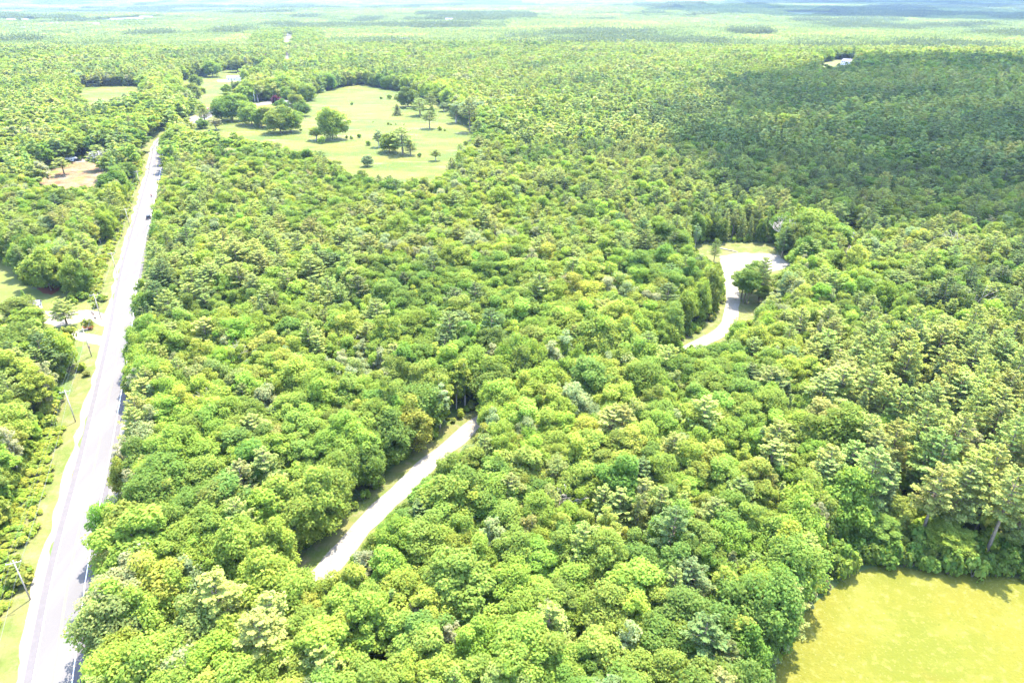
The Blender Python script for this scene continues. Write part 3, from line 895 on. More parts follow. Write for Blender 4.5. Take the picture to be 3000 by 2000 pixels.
OBJ = []   # (object, species words, colour, height, px, py)
CNAME = {'pine light': 'light green', 'pine dull': 'dull green', 'pine dark': 'dark green', 'grey olive': 'greyish', 'deep green': 'deep green', 'mid green': 'mid green', 'blue grey': 'bluish'}
SPEC = {'broadleaf': ('broadleaf_tree', 'broadleaf tree', 'tree'), 'oak': ('broadleaf_tree', 'bushy tree', 'tree'), 'pine': ('pine_tree', 'pine', 'pine tree'), 'birch': ('birch_tree', 'feathery birch', 'birch tree'), 'spruce': ('spruce_tree', 'pointed spruce', 'spruce tree'), 'shrub': ('shrub', 'shrub', 'shrub')}
def plant(kind, v, x, y, sx, sz, rot, tint, cname, group, label=None, lean=(0, 0)):
    nm, words_, cat = SPEC[kind]
    v = v % len(VAR[kind])
    r = empty(nm, (float(x), float(y), float(height(x, y))), float(rot))
    r.rotation_euler = (lean[0], lean[1], float(rot))
    r.scale = (float(sx), float(sx), float(sz))
    for part, me in zip(('crown', 'trunk'), VAR[kind][v]):
        o = bpy.data.objects.new(part if kind != 'shrub' else ('foliage' if part == 'crown' else 'stem'), me)
        col.objects.link(o); o.parent = r
        if part == 'crown': o['tint'] = [float(c) for c in tint]
    tag(r, label, cat, group)
    hgt = {'broadleaf': 12, 'oak': 8.2, 'pine': 16, 'birch': 11.5, 'spruce': 12, 'shrub': 1.3}[kind] * sz
    if label is None:
        a, b, _ = to_px(x, y, float(height(x, y)) + hgt * .7)
        OBJ.append([r, kind, CNAME.get(cname, cname), float(hgt), float(a), float(b), float(x), float(y)])
    return r

GROUPN = {4: 'broadleaf trees along the edges of the near woods', 0: 'broadleaf trees of the near woods', 1: 'pines of the near woods', 2: 'birches of the near woods', 3: 'spruces of the near woods'}
for i in np.where(single)[0]:
    k = int(nkind[i])
    plant(KN[k][0], int(nvar[i]), nx[i], ny[i], nsize[i], nhs[i] * (12 / 8.2 if k == 4 else 1), nrot[i], ntint_v[i], ntint[i], GROUPN[k], lean=(random.gauss(0, .03), random.gauss(0, .03)))

# ---- trees that stand in the open, each placed by hand: (photo x, y of the foot, kind, crown radius m, height m, colour)
HAND = [
 # meadow
 (976, 410, 'oak', 8.5, 19, 'bright green'), (925, 413, 'birch', 4.5, 8, 'yellow green'), (944, 422, 'shrub', 2.6, 4.5, 'bright green'),
 (823, 391, 'oak', 8.5, 16, 'mid green'), (853, 389, 'oak', 7.5, 15, 'mid green'), (793, 374, 'oak', 7, 14, 'mid green'), (738, 367, 'oak', 8, 15, 'bright green'), (768, 374, 'oak', 6, 13, 'mid green'),
 (683, 357, 'oak', 8, 17, 'deep green'), (649, 354, 'oak', 6.5, 14, 'deep green'), (672, 330, 'oak', 7, 14, 'mid green'), (704, 330, 'oak', 6.5, 14, 'bright green'), (704, 300, 'broadleaf', 5, 12, 'yellow green'),
 (810, 318, 'oak', 3.6, 10, 'maroon'), (829, 327, 'oak', 5, 9, 'deep green'), (872, 332, 'oak', 5.5, 15, 'mid green'), (889, 342, 'oak', 5, 11, 'deep green'), (902, 297, 'oak', 6.5, 14, 'mid green'),
 (832, 288, 'oak', 10, 20, 'bright green'), (798, 288, 'oak', 7, 17, 'yellow green'), (757, 300, 'birch', 5, 14, 'olive'), (733, 300, 'oak', 6.5, 17, 'mid green'),
 (1195, 316, 'oak', 8, 15, 'deep green'), (1165, 339, 'spruce', 4.2, 8.5, 'pine dull'), (1231, 341, 'pine', 8, 13, 'pine dull'), (1261, 321, 'pine', 6, 12, 'pine dull'), (1267, 341, 'spruce', 4, 8, 'pine dull'), (1259, 379, 'pine', 6.5, 12, 'pine dull'),
 (1301, 328, 'birch', 3.5, 7, 'silvery green'), (1112, 433, 'birch', 3.5, 10, 'silvery green'), (1142, 447, 'oak', 5.5, 11, 'mid green'), (1180, 453, 'pine', 8, 15, 'pine light'), (1203, 455, 'pine', 4, 8, 'pine dull'),
 (1335, 362, 'birch', 5, 14, 'silvery green'), (1377, 388, 'pine', 7, 21, 'pine dark'), (1401, 414, 'pine', 6, 13, 'pine dull'), (1425, 398, 'pine', 5, 11, 'pine dull'), (1078, 488, 'oak', 3, 6, 'silvery green'), (1276, 471, 'birch', 2.5, 6, 'olive'),
 # by the village bend
 (601, 358, 'pine', 5.5, 10, 'pine dull'), (594, 378, 'oak', 4, 6.5, 'deep green'), (637, 383, 'birch', 4, 7.5, 'grey olive'), (593, 330, 'oak', 3.2, 6, 'bright green'), (565, 304, 'oak', 8, 16, 'mid green'), (541, 311, 'oak', 7, 15, 'mid green'),
 (594, 276, 'oak', 3, 6, 'mid green'), (666, 275, 'oak', 4.5, 8, 'bright green'), (685, 269, 'spruce', 3.5, 11, 'pine dull'), (699, 269, 'oak', 4.5, 9, 'mid green'), (622, 227, 'oak', 9, 17, 'mid green'), (698, 213, 'oak', 10, 17, 'mid green'),
 (724, 213, 'spruce', 6, 17, 'blue grey'), (747, 204, 'spruce', 5, 15, 'pine dull'), (774, 207, 'spruce', 4, 16, 'olive'), (783, 195, 'oak', 6, 14, 'maroon'), (575, 262, 'oak', 6, 13, 'deep green'),
 # lawn beside the road
 (151, 850, 'oak', 6.3, 16, 'bright green'), (118, 842, 'broadleaf', 5, 12, 'mid green'), (168, 836, 'broadleaf', 4.6, 12, 'mid green'), (198, 955, 'pine', 4.8, 10, 'pine light'), (259, 964, 'shrub', 2.0, 3.6, 'mid green'),
 (60, 935, 'oak', 5, 8, 'mid green'), (95, 960, 'oak', 5, 7, 'bright green'), (80, 900, 'spruce', 1.6, 7, 'mid green'), (212, 884, 'shrub', 2.0, 3, 'mid green'), (219, 891, 'shrub', 1.6, 2.2, 'bright green'), (245, 878, 'shrub', 2.3, 3.2, 'mid green'), (284, 900, 'shrub', 1.7, 2, 'bright green'),
 (300, 880, 'shrub', 2.4, 2.2, 'bright green'), (240, 1085, 'shrub', 2.2, 2.4, 'yellow green'), (256, 1100, 'shrub', 1.5, 1.6, 'olive'), (215, 850, 'broadleaf', 3.6, 8, 'mid green'), (240, 852, 'broadleaf', 3.6, 8.5, 'bright green'), (66, 1700, 'shrub', 3.6, 3.8, 'mid green'),
 # glade at the end of the lane
 (2091, 768, 'pine', 2.6, 10.5, 'pine dull'), (2177, 886, 'broadleaf', 4.2, 13.5, 'deep green'), (2187, 890, 'broadleaf', 3.8, 12, 'deep green'), (2171, 876, 'broadleaf', 4.2, 12, 'mid green'), (2222, 882, 'pine', 4.2, 17, 'pine dull'), (2222, 866, 'birch', 2.6, 8, 'bright green'), (2200, 860, 'broadleaf', 4.5, 13, 'mid green'), (2232, 890, 'broadleaf', 3, 7, 'bright green'),
 (2346, 738, 'oak', 8.8, 17, 'mid green'), (2380, 725, 'oak', 8, 17, 'bright green'), (2289, 756, 'pine', 3.8, 14, 'pine dark'), (2318, 752, 'broadleaf', 4.5, 14, 'deep green'),
 (2321, 882, 'oak', 7.6, 13.5, 'mid green'), (2392, 874, 'oak', 6, 13, 'bright green'), (2350, 782, 'oak', 5.4, 8.5, 'bright green'), (2412, 808, 'oak', 5, 11, 'mid green'), (2442, 806, 'oak', 3.6, 11, 'mid green'), (2446, 745, 'oak', 6, 13, 'bright green'),
 (2254, 709, 'shrub', 2.6, 3.2, 'silvery green'), (2165, 1026, 'oak', 4.8, 9.5, 'bright green'), (2292, 968, 'broadleaf', 4, 9, 'mid green'),
 # big crowns that stand out of the near woods
 (1232, 1268, 'oak', 6.2, 14, 'deep green'), (1448, 1195, 'oak', 5.2, 12, 'deep green'), (1948, 985, 'oak', 5.5, 13, 'mid green'),
 # tall pines with bare trunks over the hay field
 (2885, 1628, 'pine', 5.4, 22, 'pine light'), (2985, 1592, 'pine', 5, 21, 'pine light'), (2690, 1590, 'pine', 5.2, 20, 'pine light'), (2790, 1560, 'pine', 5.0, 21, 'pine light'), (2330, 1690, 'pine', 4.2, 11.5, 'pine light'),
 (2760, 1630, 'broadleaf', 3.8, 7.5, 'bright green'), (2560, 1600, 'broadleaf', 3.6, 8, 'mid green'),
 *[(2000 + 24 * i_, 698 + (i_ % 3) * 3, ('pine', 'spruce', 'spruce')[i_ % 3], 2.6 + .3 * (i_ % 2), 12 + (i_ * 7 % 4), ('pine dull', 'pine light')[i_ % 2]) for i_ in range(11)],
 # grey roofed house
 (300, 500, 'pine', 6.5, 13, 'pine light'), (345, 590, 'oak', 6, 14, 'deep green'), (190, 515, 'pine', 5, 9, 'pine light'),
]
BASE = {'broadleaf': (3.3, 12), 'oak': (3.3, 8.2), 'pine': (3.3, 16), 'birch': (2.0, 11.5), 'spruce': (2.2, 12), 'shrub': (1.0, 1.3)}
hand_xy = []
for i, (a, b, kd, R_, Hh, c) in enumerate(HAND):
    x, y = at(a, b)
    if math.hypot(x, y) > 420: R_ *= 1.26; Hh *= 1.22
    br, bh = BASE[kd]
    hand_xy.append((x, y, R_))
    grp = 'shrubs in the open' if kd == 'shrub' else 'trees standing in the open'
    plant(kd, 5 + i % 2 if (kd == 'pine' and Hh > 19 and b > 1500) else i, x, y, R_ / br, Hh / bh, random.uniform(0, 6.28), tint_of([c], .03)[0], c, grp)
for a, b, s in ((1032, 309, 2.2), (1117, 292, 1.8), (1141, 292, 3.2), (1159, 293, 2.3), (1024, 362, 2.0), (1138, 367, 1.6), (1146, 368, 1.2), (1160, 367, .9), (1184, 367, .8), (1093, 360, .8), (1053, 406, 2.2), (1030, 409, 1.8), (1016, 407, 1.6), (1080, 428, 2.4), (1289, 384, 2.4), (1303, 386, 1.4), (1365, 427, 2.2), (1229, 460, 1.8), (627, 302, 2.0), (644, 297, 1.8), (882, 385, 1.4)):
    x, y = at(a, b); c = random.choice(['mid green', 'bright green', 'deep green', 'olive'])
    hand_xy.append((x, y, s))
    plant('shrub', random.randrange(4), x, y, s, s * 1.15, random.uniform(0, 6), tint_of([c], .03)[0], c, 'shrubs in the open')

# bare dead trees
for a, b, R_, Hh, lab in ((2292, 742, 4, 15, 'bare grey dead tree beside the big round trees of the glade'), (863, 334, 3, 9, 'bare grey tree in the grove beside the maroon tree'), (632, 1268, 3.4, 12, 'bare grey dead tree in the woods between road and lane'), (1095, 1352, 2.6, 11, 'bare grey snag on the woods side of the gravel lane'), (2760, 800, 4, 15, 'bare pale tree above the yellow green saplings'), (2820, 960, 3, 13, 'bare tree among pines high over the hay field'), (1060, 1090, 2.6, 12, 'bare snag deep in the woods above the dark round crown'), (720, 1130, 2.6, 11, 'bare twiggy snag in the woods right of the road'), (1650, 1560, 2.4, 11, 'bare thin snag between lane and hay field, higher one'), (1790, 1800, 2.4, 10, 'bare thin snag between lane and hay field, lower one'), (560, 1560, 2.6, 11, 'bare grey twigs rising between road and lane, lowest')):
    x, y = at(a, b)
    r_ = empty('dead_tree', (x, y, float(height(x, y))), random.uniform(0, 6), label=lab, cat='dead tree', group='bare dead trees')
    w = bare_tree(int(a), Hh, R_)
    o = w.build('branches', M['pale_bark'], r_)
    hand_xy.append((x, y, 1.5))

# the rest of the woods: one mass
hx = np.array(hand_xy)
def clear_of_hand(x, y):
    m = np.ones(len(x), bool)
    for a, b, s in hand_xy:
        m &= np.hypot(x - a, y - b) > s * .62 + .8
    return m
# drop scattered singles that fall into a hand-placed crown
drop = []
for rec in OBJ:
    if rec[0]['group'] in GROUPN.values() and not clear_of_hand(np.array([rec[6]]), np.array([rec[7]]))[0]:
        drop.append(rec)
for rec in drop:
    for ch in list(rec[0].children): bpy.data.objects.remove(ch)
    bpy.data.objects.remove(rec[0]); OBJ.remove(rec)

P = []; I = []; SC = []; RT = []; TI = []
rest = np.where(~single & clear_of_hand(nx, ny))[0]
for i in rest:
    k = int(nkind[i])
    P.append((nx[i], ny[i], 0)); I.append(KI[(KN[k][0], int(nvar[i]))]); SC.append((nsize[i], nsize[i], nhs[i] * (12 / 8.2 if k == 4 else 1))); RT.append((0, 0, nrot[i])); TI.append(ntint_v[i])
P[:] = [(a, b, float(height(a, b))) for a, b, _ in P]
fx, fy = grid_points(470, 1450, 6.6, 44)
ok = allowed(fx, fy) & clear_of_hand(fx, fy); fx, fy = fx[ok], fy[ok]
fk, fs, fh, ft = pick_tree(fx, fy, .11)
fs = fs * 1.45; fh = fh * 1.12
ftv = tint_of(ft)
fz = height(fx, fy)
fbig = .12 + .4 * smooth(.55, .75, vnoise(fx, fy, 80, 60))
for PL in (MEADOW, PASTURE):
    fbig = np.where(line_dist(fx, fy, PL + [PL[0]])[0] < 32, .75, fbig)
fbig = np.where(fy < 640, fbig * .15, fbig)
for i in range(len(fx)):
    k = int(fk[i])
    key = (('far_pine', 'far_spruce')[random.random() < .45], random.randrange(3)) if k in (1, 3) else ('far_broadleaf', random.randrange(4))
    sx = fs[i] * (.8 if k in (2, 3) else 1)
    if k == 0 and random.random() < fbig[i]:
        key = ('oak', random.randrange(6)); sx = random.uniform(1.35, 2.2)
        P.append((fx[i], fy[i], fz[i])); I.append(KI[key]); SC.append((sx, sx, random.uniform(1.6, 2.2))); RT.append((0, 0, random.uniform(0, 6.28))); TI.append(ftv[i])
        continue
    P.append((fx[i], fy[i], fz[i])); I.append(KI[key]); SC.append((sx, sx, fh[i])); RT.append((0, 0, random.uniform(0, 6.28))); TI.append(ftv[i])

# far canopy pieces
FAR_FIELDS = [(at(a, b), w, d) for a, b, w, d in ((330, 62, 160, 120), (150, 74, 90, 60), (420, 55, 200, 150), (60, 66, 90, 70), (1185, 118, 60, 40), (1320, 58, 120, 80), (2380, 42, 300, 120), (700, 88, 60, 50), (1240, 140, 70, 25))]
def far_patches(r0, r1, step, scl):
    xs = np.arange(-r1, r1, step); ys = np.arange(0, r1, step)
    gx, gy = np.meshgrid(xs, ys); gx = gx.ravel() + rng.uniform(-.1, .1, gx.size) * step; gy = gy.ravel() + rng.uniform(-.1, .1, gy.size) * step
    r = np.hypot(gx, gy); a = np.degrees(np.arctan2(np.abs(gx), gy))
    m = (r >= r0 - step * .3) & (r < r1) & (a < 42)
    return gx[m], gy[m]
for r0, r1, step, s in ((1450, 6500, 92, 1.0), (6500, 14000, 138, 1.5)):
    gx, gy = far_patches(r0, r1, step, s)
    gz = height(gx, gy)
    hue = vnoise(gx, gy, 420, 40); h2 = vnoise(gx, gy, 160, 41)
    rd, _ = line_dist(gx, gy, ROAD[-60:])
    band = vnoise(gx * .25, gy, 130, 44)
    for i in range(len(gx)):
        v = hue[i] * .45 + h2[i] * .2 + band[i] * .35 + random.gauss(0, .05)
        skip = any(abs(gx[i] - fx_) < w_ * .5 and abs(gy[i] - fy_) < d_ for (fx_, fy_), w_, d_ in FAR_FIELDS)
        if skip or rd[i] < 50: continue
        if v < .36: c = (.10, .13, .06)
        elif v < .45: c = (.125, .17, .06)
        elif v < .62: c = (.16, .205, .07)
        else: c = (.20, .24, .08)
        c = np.array(c) * (1 + random.gauss(0, .06))
        tall = 1.35 if v < .36 else 1.0
        kv = 2 if v < .36 else random.choice([0, 1, 3])
        P.append((gx[i], gy[i], gz[i] - .5)); I.append(KI[('canopy', kv)]); SC.append((s, s, s * .9 * tall * random.uniform(.85, 1.15))); RT.append((0, 0, random.randrange(4) * math.pi / 2)); TI.append(c)
# single far trees along the far road, where the pieces leave a gap
fr = ROAD[-60:]
gx, gy = grid_points(1450, 2800, 7.0, 30)
rd, _ = line_dist(gx, gy, fr)
m = (rd > 13) & (rd < 78); gx, gy = gx[m], gy[m]; gz = height(gx, gy)
for i in range(len(gx)):
    s = random.uniform(1.1, 1.6)
    P.append((gx[i], gy[i], gz[i])); I.append(KI[('far_broadleaf', random.randrange(4))]); SC.append((s, s, random.uniform(.9, 1.25))); RT.append((0, 0, random.uniform(0, 6.28))); TI.append(tint_of([random.choice(BC[:4])])[0])
scatter('forest', P, I, SC, RT, TI, label='mixed green woods of broadleaf trees and pines reaching to the horizon', kind='stuff')
print('forest points', len(P), 'singles', len(OBJ))

# undergrowth: roadside brush, field edge, thicket floor
P = []; I = []; SC = []; RT = []; TI = []
def brush(x, y, smin, smax, names, hf=(.8, 1.5)):
    tv = tint_of([random.choice(names) for _ in x], .12)
    for i in range(len(x)):
        s = random.uniform(smin, smax)
        P.append((x[i], y[i], float(height(x[i], y[i])))); I.append(KI[('shrub', random.randrange(4))]); SC.append((s, s, s * random.uniform(*hf))); RT.append((0, 0, random.uniform(0, 6.28))); TI.append(tv[i])
gx, gy = grid_points(40, 560, 1.7, 50)
d, s = line_dist(gx, gy, ROAD); r = np.hypot(gx, gy)
outer = np.where(r < 215, 22, np.where(r < 330, 17, 13)); inner = np.where(r < 330, 9.6, 8.4) + 2.6 * (vnoise(gx, gy, 9, 50) - .5)
m = (s < 0) & (d > inner) & (d < outer) & ~inside(gx, gy, LAWN) & ~inside(gx, gy, PULL) & ~inside(gx, gy, DIRT) & (vnoise(gx, gy, 6, 51) > .12) & ~((gy > 150) & (gy < 232))
brush(gx[m], gy[m], .8, 1.6, ['lime', 'yellow green', 'bright green', 'lime', 'lime'], (.45, .9))
fl = [FIELD[i] for i in range(10, 18)]
fe = line_dist(gx, gy, fl)[0]
tx1, ty1 = at(2885, 1628); tx2, ty2 = at(2985, 1592)
m = (np.hypot(gx - tx1, gy - ty1) > 2.6) & (np.hypot(gx - tx2, gy - ty2) > 2.6) & (fe < 8.5) & ~inside(gx, gy, FIELD) & (gx > 30)
brush(gx[m], gy[m], 1.3, 2.4, ['deep green', 'deep green', 'mid green'], (1.0, 1.9))
fl2 = [FIELD[i] for i in range(1, 11)]
fe = line_dist(gx, gy, fl2)[0]
m = (fe < 2.2) & ~inside(gx, gy, FIELD) & (gx > 20) & (vnoise(gx, gy, 7, 55) > .35)
brush(gx[m], gy[m], .7, 1.3, ['yellow green', 'bright green', 'grey olive'], (1.0, 1.9))
m = (rng.random(len(gx)) < .22) & allowed(gx, gy) & (r < 330) & (line_dist(gx, gy, LANE)[0] > 12) & (line_dist(gx, gy, CLEAR + [CLEAR[0]])[0] > 8) & (d > 12) & (line_dist(gx, gy, FIELD)[0] > 6)
brush(gx[m], gy[m], 1.8, 3.3, ['bright green', 'mid green', 'yellow green'], (1.0, 1.8))
le, ls = line_dist(gx, gy, LANE)
m = (le > 5.0) & (le < 8.5) & (rng.random(len(gx)) < .35) & ~inside(gx, gy, CLEAR)
brush(gx[m], gy[m], .7, 1.5, ['bright green', 'yellow green', 'olive'], (.7, 1.4))
for PL in (CLEAR, LAWN, MEADOW, DIRT):
    ce = line_dist(gx, gy, PL + [PL[0]])[0]
    m = (ce < 3) & ~inside(gx, gy, PL) & (rng.random(len(gx)) < .5) & ~((s < 0) & (d < 24))
    if PL is MEADOW or True: brush(gx[m], gy[m], .9, 2.0, ['bright green', 'mid green'], (.8, 1.5))
scatter('undergrowth', P, I, SC, RT, TI, label='leafy bright green brush and shrubs along the road and clearings', kind='stuff')
print('undergrowth', len(P))

# ------------------------------------------------------------------ buildings
def house(x, y, rz, L, Wd, wall_h, roof_h, wm, rm, label, wing=None, windows=3, chimney=False, door=True, eave=.5, z=None, name='house', cat='house', group=None):
    r_ = empty(name, (x, y, float(height(x, y)) + .3 if z is None else z), rz, label=label, cat=cat, group=group)
    b = MB(); hl, hw = L / 2, Wd / 2
    def shell(b, x0, x1, y0, y1, h, rh, ridge='x'):
        if ridge == 'x':
            b.v_ = None
            ym = (y0 + y1) / 2
            b.poly([(x0, y0, -1), (x1, y0, -1), (x1, y0, h), (x0, y0, h)]); b.poly([(x1, y1, -1), (x0, y1, -1), (x0, y1, h), (x1, y1, h)])
            b.poly([(x1, y0, -1), (x1, y1, -1), (x1, y1, h), (x1, ym, h + rh), (x1, y0, h)]); b.poly([(x0, y1, -1), (x0, y0, -1), (x0, y0, h), (x0, ym, h + rh), (x0, y1, h)])
        else:
            xm = (x0 + x1) / 2
            b.poly([(x0, y1, -1), (x0, y0, -1), (x0, y0, h), (x0, y1, h)]); b.poly([(x1, y0, -1), (x1, y1, -1), (x1, y1, h), (x1, y0, h)])
            b.poly([(x0, y0, -1), (x1, y0, -1), (x1, y0, h), (xm, y0, h + rh), (x0, y0, h)]); b.poly([(x1, y1, -1), (x0, y1, -1), (x0, y1, h), (xm, y1, h + rh), (x1, y1, h)])
    def roof(b, x0, x1, y0, y1, h, rh, ridge='x', t=.18):
        e = eave
        if ridge == 'x':
            ym = (y0 + y1) / 2; sl_ = rh / (ym - y0)
            prof = [(y0 - e, h - e * sl_), (ym, h + rh), (y1 + e, h - e * sl_), (y1 + e, h - e * sl_ + t), (ym, h + rh + t), (y0 - e, h - e * sl_ + t)]
            n = len(prof); base = len(b.v)
            b.v += [(x0 - e, p[0], p[1] + .01) for p in prof] + [(x1 + e, p[0], p[1] + .01) for p in prof]
        else:
            xm = (x0 + x1) / 2; sl_ = rh / (xm - x0)
            prof = [(x0 - e, h - e * sl_), (xm, h + rh), (x1 + e, h - e * sl_), (x1 + e, h - e * sl_ + t), (xm, h + rh + t), (x0 - e, h - e * sl_ + t)]
            n = len(prof); base = len(b.v)
            b.v += [(p[0], y0 - e, p[1] + .01) for p in prof] + [(p[0], y1 + e, p[1] + .01) for p in prof]
        for fc in ([base + i for i in (0, 1, 4, 5)], [base + i for i in (1, 2, 3, 4)], [base + n + i for i in (5, 4, 1, 0)], [base + n + i for i in (4, 3, 2, 1)]):
            b.f.append(tuple(fc)); b.m.append(0); b.smooth.append(False)
        for i in range(n):
            j = (i + 1) % n
            b.f.append((base + i, base + j, base + n + j, base + n + i)); b.m.append(0); b.smooth.append(False)
    shell(b, -hl, hl, -hw, hw, wall_h, roof_h)
    if wing: shell(b, wing[0], wing[1], -hw - wing[2], -hw + .5, wall_h, wing[3], 'y')
    b.build('wall', wm, r_)
    rb = MB(); roof(rb, -hl, hl, -hw, hw, wall_h, roof_h)
    if wing: roof(rb, wing[0], wing[1], -hw - wing[2], .0, wall_h + .012, wing[3], 'y')
    ro = rb.build('roof', rm, r_)
    if chimney:
        c = MB(); c.box(hl * .3, hl * .3 + .8, -.4, .4, wall_h + roof_h - .8, wall_h + roof_h + 1.0); c.build('chimney', M['tan_wall'], ro)
    def win(cx, face, w=1.1, h=1.1, z0=1.1):
        fr = MB(); gl = MB(); t = .07
        if face in ('f', 'b'):
            yy = -hw if face == 'f' else hw; sg = -1 if face == 'f' else 1
            ya, yb = sorted((yy, yy + sg * .05))
            fr.box(cx - w / 2 - t, cx + w / 2 + t, ya, yb, z0 - t, z0 + h + t)
            ya, yb = sorted((yy + sg * .052, yy + sg * .07)); gl.box(cx - w / 2, cx + w / 2, ya, yb, z0, z0 + h)
        else:
            xx = -hl if face == 'l' else hl; sg = -1 if face == 'l' else 1
            xa, xb = sorted((xx, xx + sg * .05)); fr.box(xa, xb, cx - w / 2 - t, cx + w / 2 + t, z0 - t, z0 + h + t)
            xa, xb = sorted((xx + sg * .052, xx + sg * .07)); gl.box(xa, xb, cx - w / 2, cx + w / 2, z0, z0 + h)
        f_ = fr.build('window', M['trim'], r_); gl.build('pane', M['glass'], f_)
    xs = np.linspace(-hl * .8, hl * .8, windows + (1 if door else 0))
    for k, cx in enumerate(xs):
        if wing and wing[0] - .8 < cx < wing[1] + .8: continue
        if door and k == len(xs) // 2:
            db = MB(); db.box(cx - .5, cx + .5, -hw - .05, -hw, 0, 2.05); d_ = db.build('door', M['brown'], r_)
            kb = MB(); kb.box(cx + .33, cx + .41, -hw - .09, -hw - .052, .98, 1.06); kb.build('handle', M['silver_paint'], d_)
        else: win(float(cx), 'f')
        win(float(cx), 'b')
    win(-hw * .35, 'l'); win(hw * .4, 'l'); win(0, 'r')
    if wall_h > 4.2:
        for cx in xs: win(float(cx), 'f', z0=3.6)
        win(-hw * .35, 'l', z0=3.6); win(hw * .4, 'l', z0=3.6)
    return r_

hx_, hy_ = at(688, 236)
house(hx_, hy_, .22, 17, 8.5, 2.9, 2.4, M['white_wall'], M['pale_roof'], 'long white ranch house with pale roof and front wing above the pasture', wing=(2.5, 8.0, 2.4, 2.2), windows=4)
hx_, hy_ = at(744, 213)
house(hx_, hy_, -.5, 9, 7, 2.8, 2.4, M['white_wall'], M['grey_roof'], 'small white house beside pointed spruces behind the ranch house', windows=2)
hx_, hy_ = at(842, 312)
house(hx_, hy_, .1, 15, 9, 2.7, 2.6, M['cream_wall'], M['pale_roof'], 'pale roofed house behind the maroon tree in the grove', windows=3)
hx_, hy_ = at(2482, 192)
house(hx_, hy_, -1.0, 15, 8, 5.0, 3.0, M['white_wall'], M['pale_roof'], 'tall white gabled house on the wooded hill', windows=4, chimney=True)
hx_, hy_ = at(296, 468)
house(hx_, hy_, 1.05, 14, 9, 2.8, 2.9, M['tan_wall'], M['pale_roof'], 'house with big grey roof behind pines above the dirt clearing', windows=3, chimney=True)
hx_, hy_ = at(92, 408)
house(hx_, hy_, .05, 13, 7, 2.7, 1.9, M['cream_wall'], M['pale_roof'], 'pale low roof almost buried in the trees near the village', windows=3)
hx_, hy_ = at(100, 908)
house(hx_, hy_, .35, 4.6, 3.2, 2.1, 1.1, M['white_wall'], M['pale_roof'], 'small white shed between the lawn and a leafy tree', windows=1, name='shed', cat='shed')
hx_, hy_ = at(2486, 705)
house(hx_, hy_, .3, 6, 4, 2.3, 1.2, M['white_wall'], M['pale_roof'], 'small pale shed at the end of the second gravel track', windows=1, name='shed', cat='shed')
for a, b, L, wd, wh, rz, wm, rm, lab in ((33, 62, 26, 11, 5, .2, 'white_wall', 'pale_roof', 'white village house at the edge of the distant village'), (75, 62, 22, 10, 5, -.1, 'white_wall', 'pale_roof', 'second white village house along from the photo edge'), (128, 66, 18, 9, 5, .4, 'cream_wall', 'dark_roof', 'cream village house with dark roof between white houses'), (161, 73, 20, 10, 5, .1, 'white_wall', 'pale_roof', 'small white village house near the red brick hall'), (276, 75, 34, 16, 5, .1, 'red_wall', 'pale_roof', 'red brick hall with pale roof in the distant village'), (335, 62, 26, 12, 6, -.2, 'white_wall', 'pale_roof', 'white village building between the brick hall and long sheds'), (354, 62, 18, 10, 6, .5, 'white_wall', 'pale_roof', 'small white building next to the long pale sheds'), (395, 60, 50, 18, 6, 0, 'white_wall', 'pale_roof', 'longest pale shed in the distant village'), (430, 55, 44, 18, 6, .05, 'red_wall', 'pale_roof', 'long reddish shed behind the longest pale shed'), (427, 68, 30, 12, 4, .1, 'white_wall', 'pale_roof', 'low white shed in front of the reddish shed'), (70, 88, 14, 22, 5, .3, 'white_wall', 'pale_roof', 'lone white house standing nearer than the village'), (1185, 121, 20, 10, 4, .1, 'cream_wall', 'pale_roof', 'lone pale roof in the woods past the meadow'), (1320, 60, 34, 16, 5, .0, 'white_wall', 'pale_roof', 'distant white roof beside a dark row of pines'), (636, 85, 16, 9, 4, .2, 'tan_wall', 'pale_roof', 'pinkish roof in woods left of the distant straight road'), (1140, 92, 16, 9, 4, .2, 'red_wall', 'pale_roof', 'faint reddish roof under dark far trees')):
    x, y = at(a, b, 6)
    house(x, y, rz, L, wd, wh + 5, 3, M[wm], M[rm], lab, windows=4, group='buildings of the distant village' if a < 600 else None, cat='building', name='village_building')

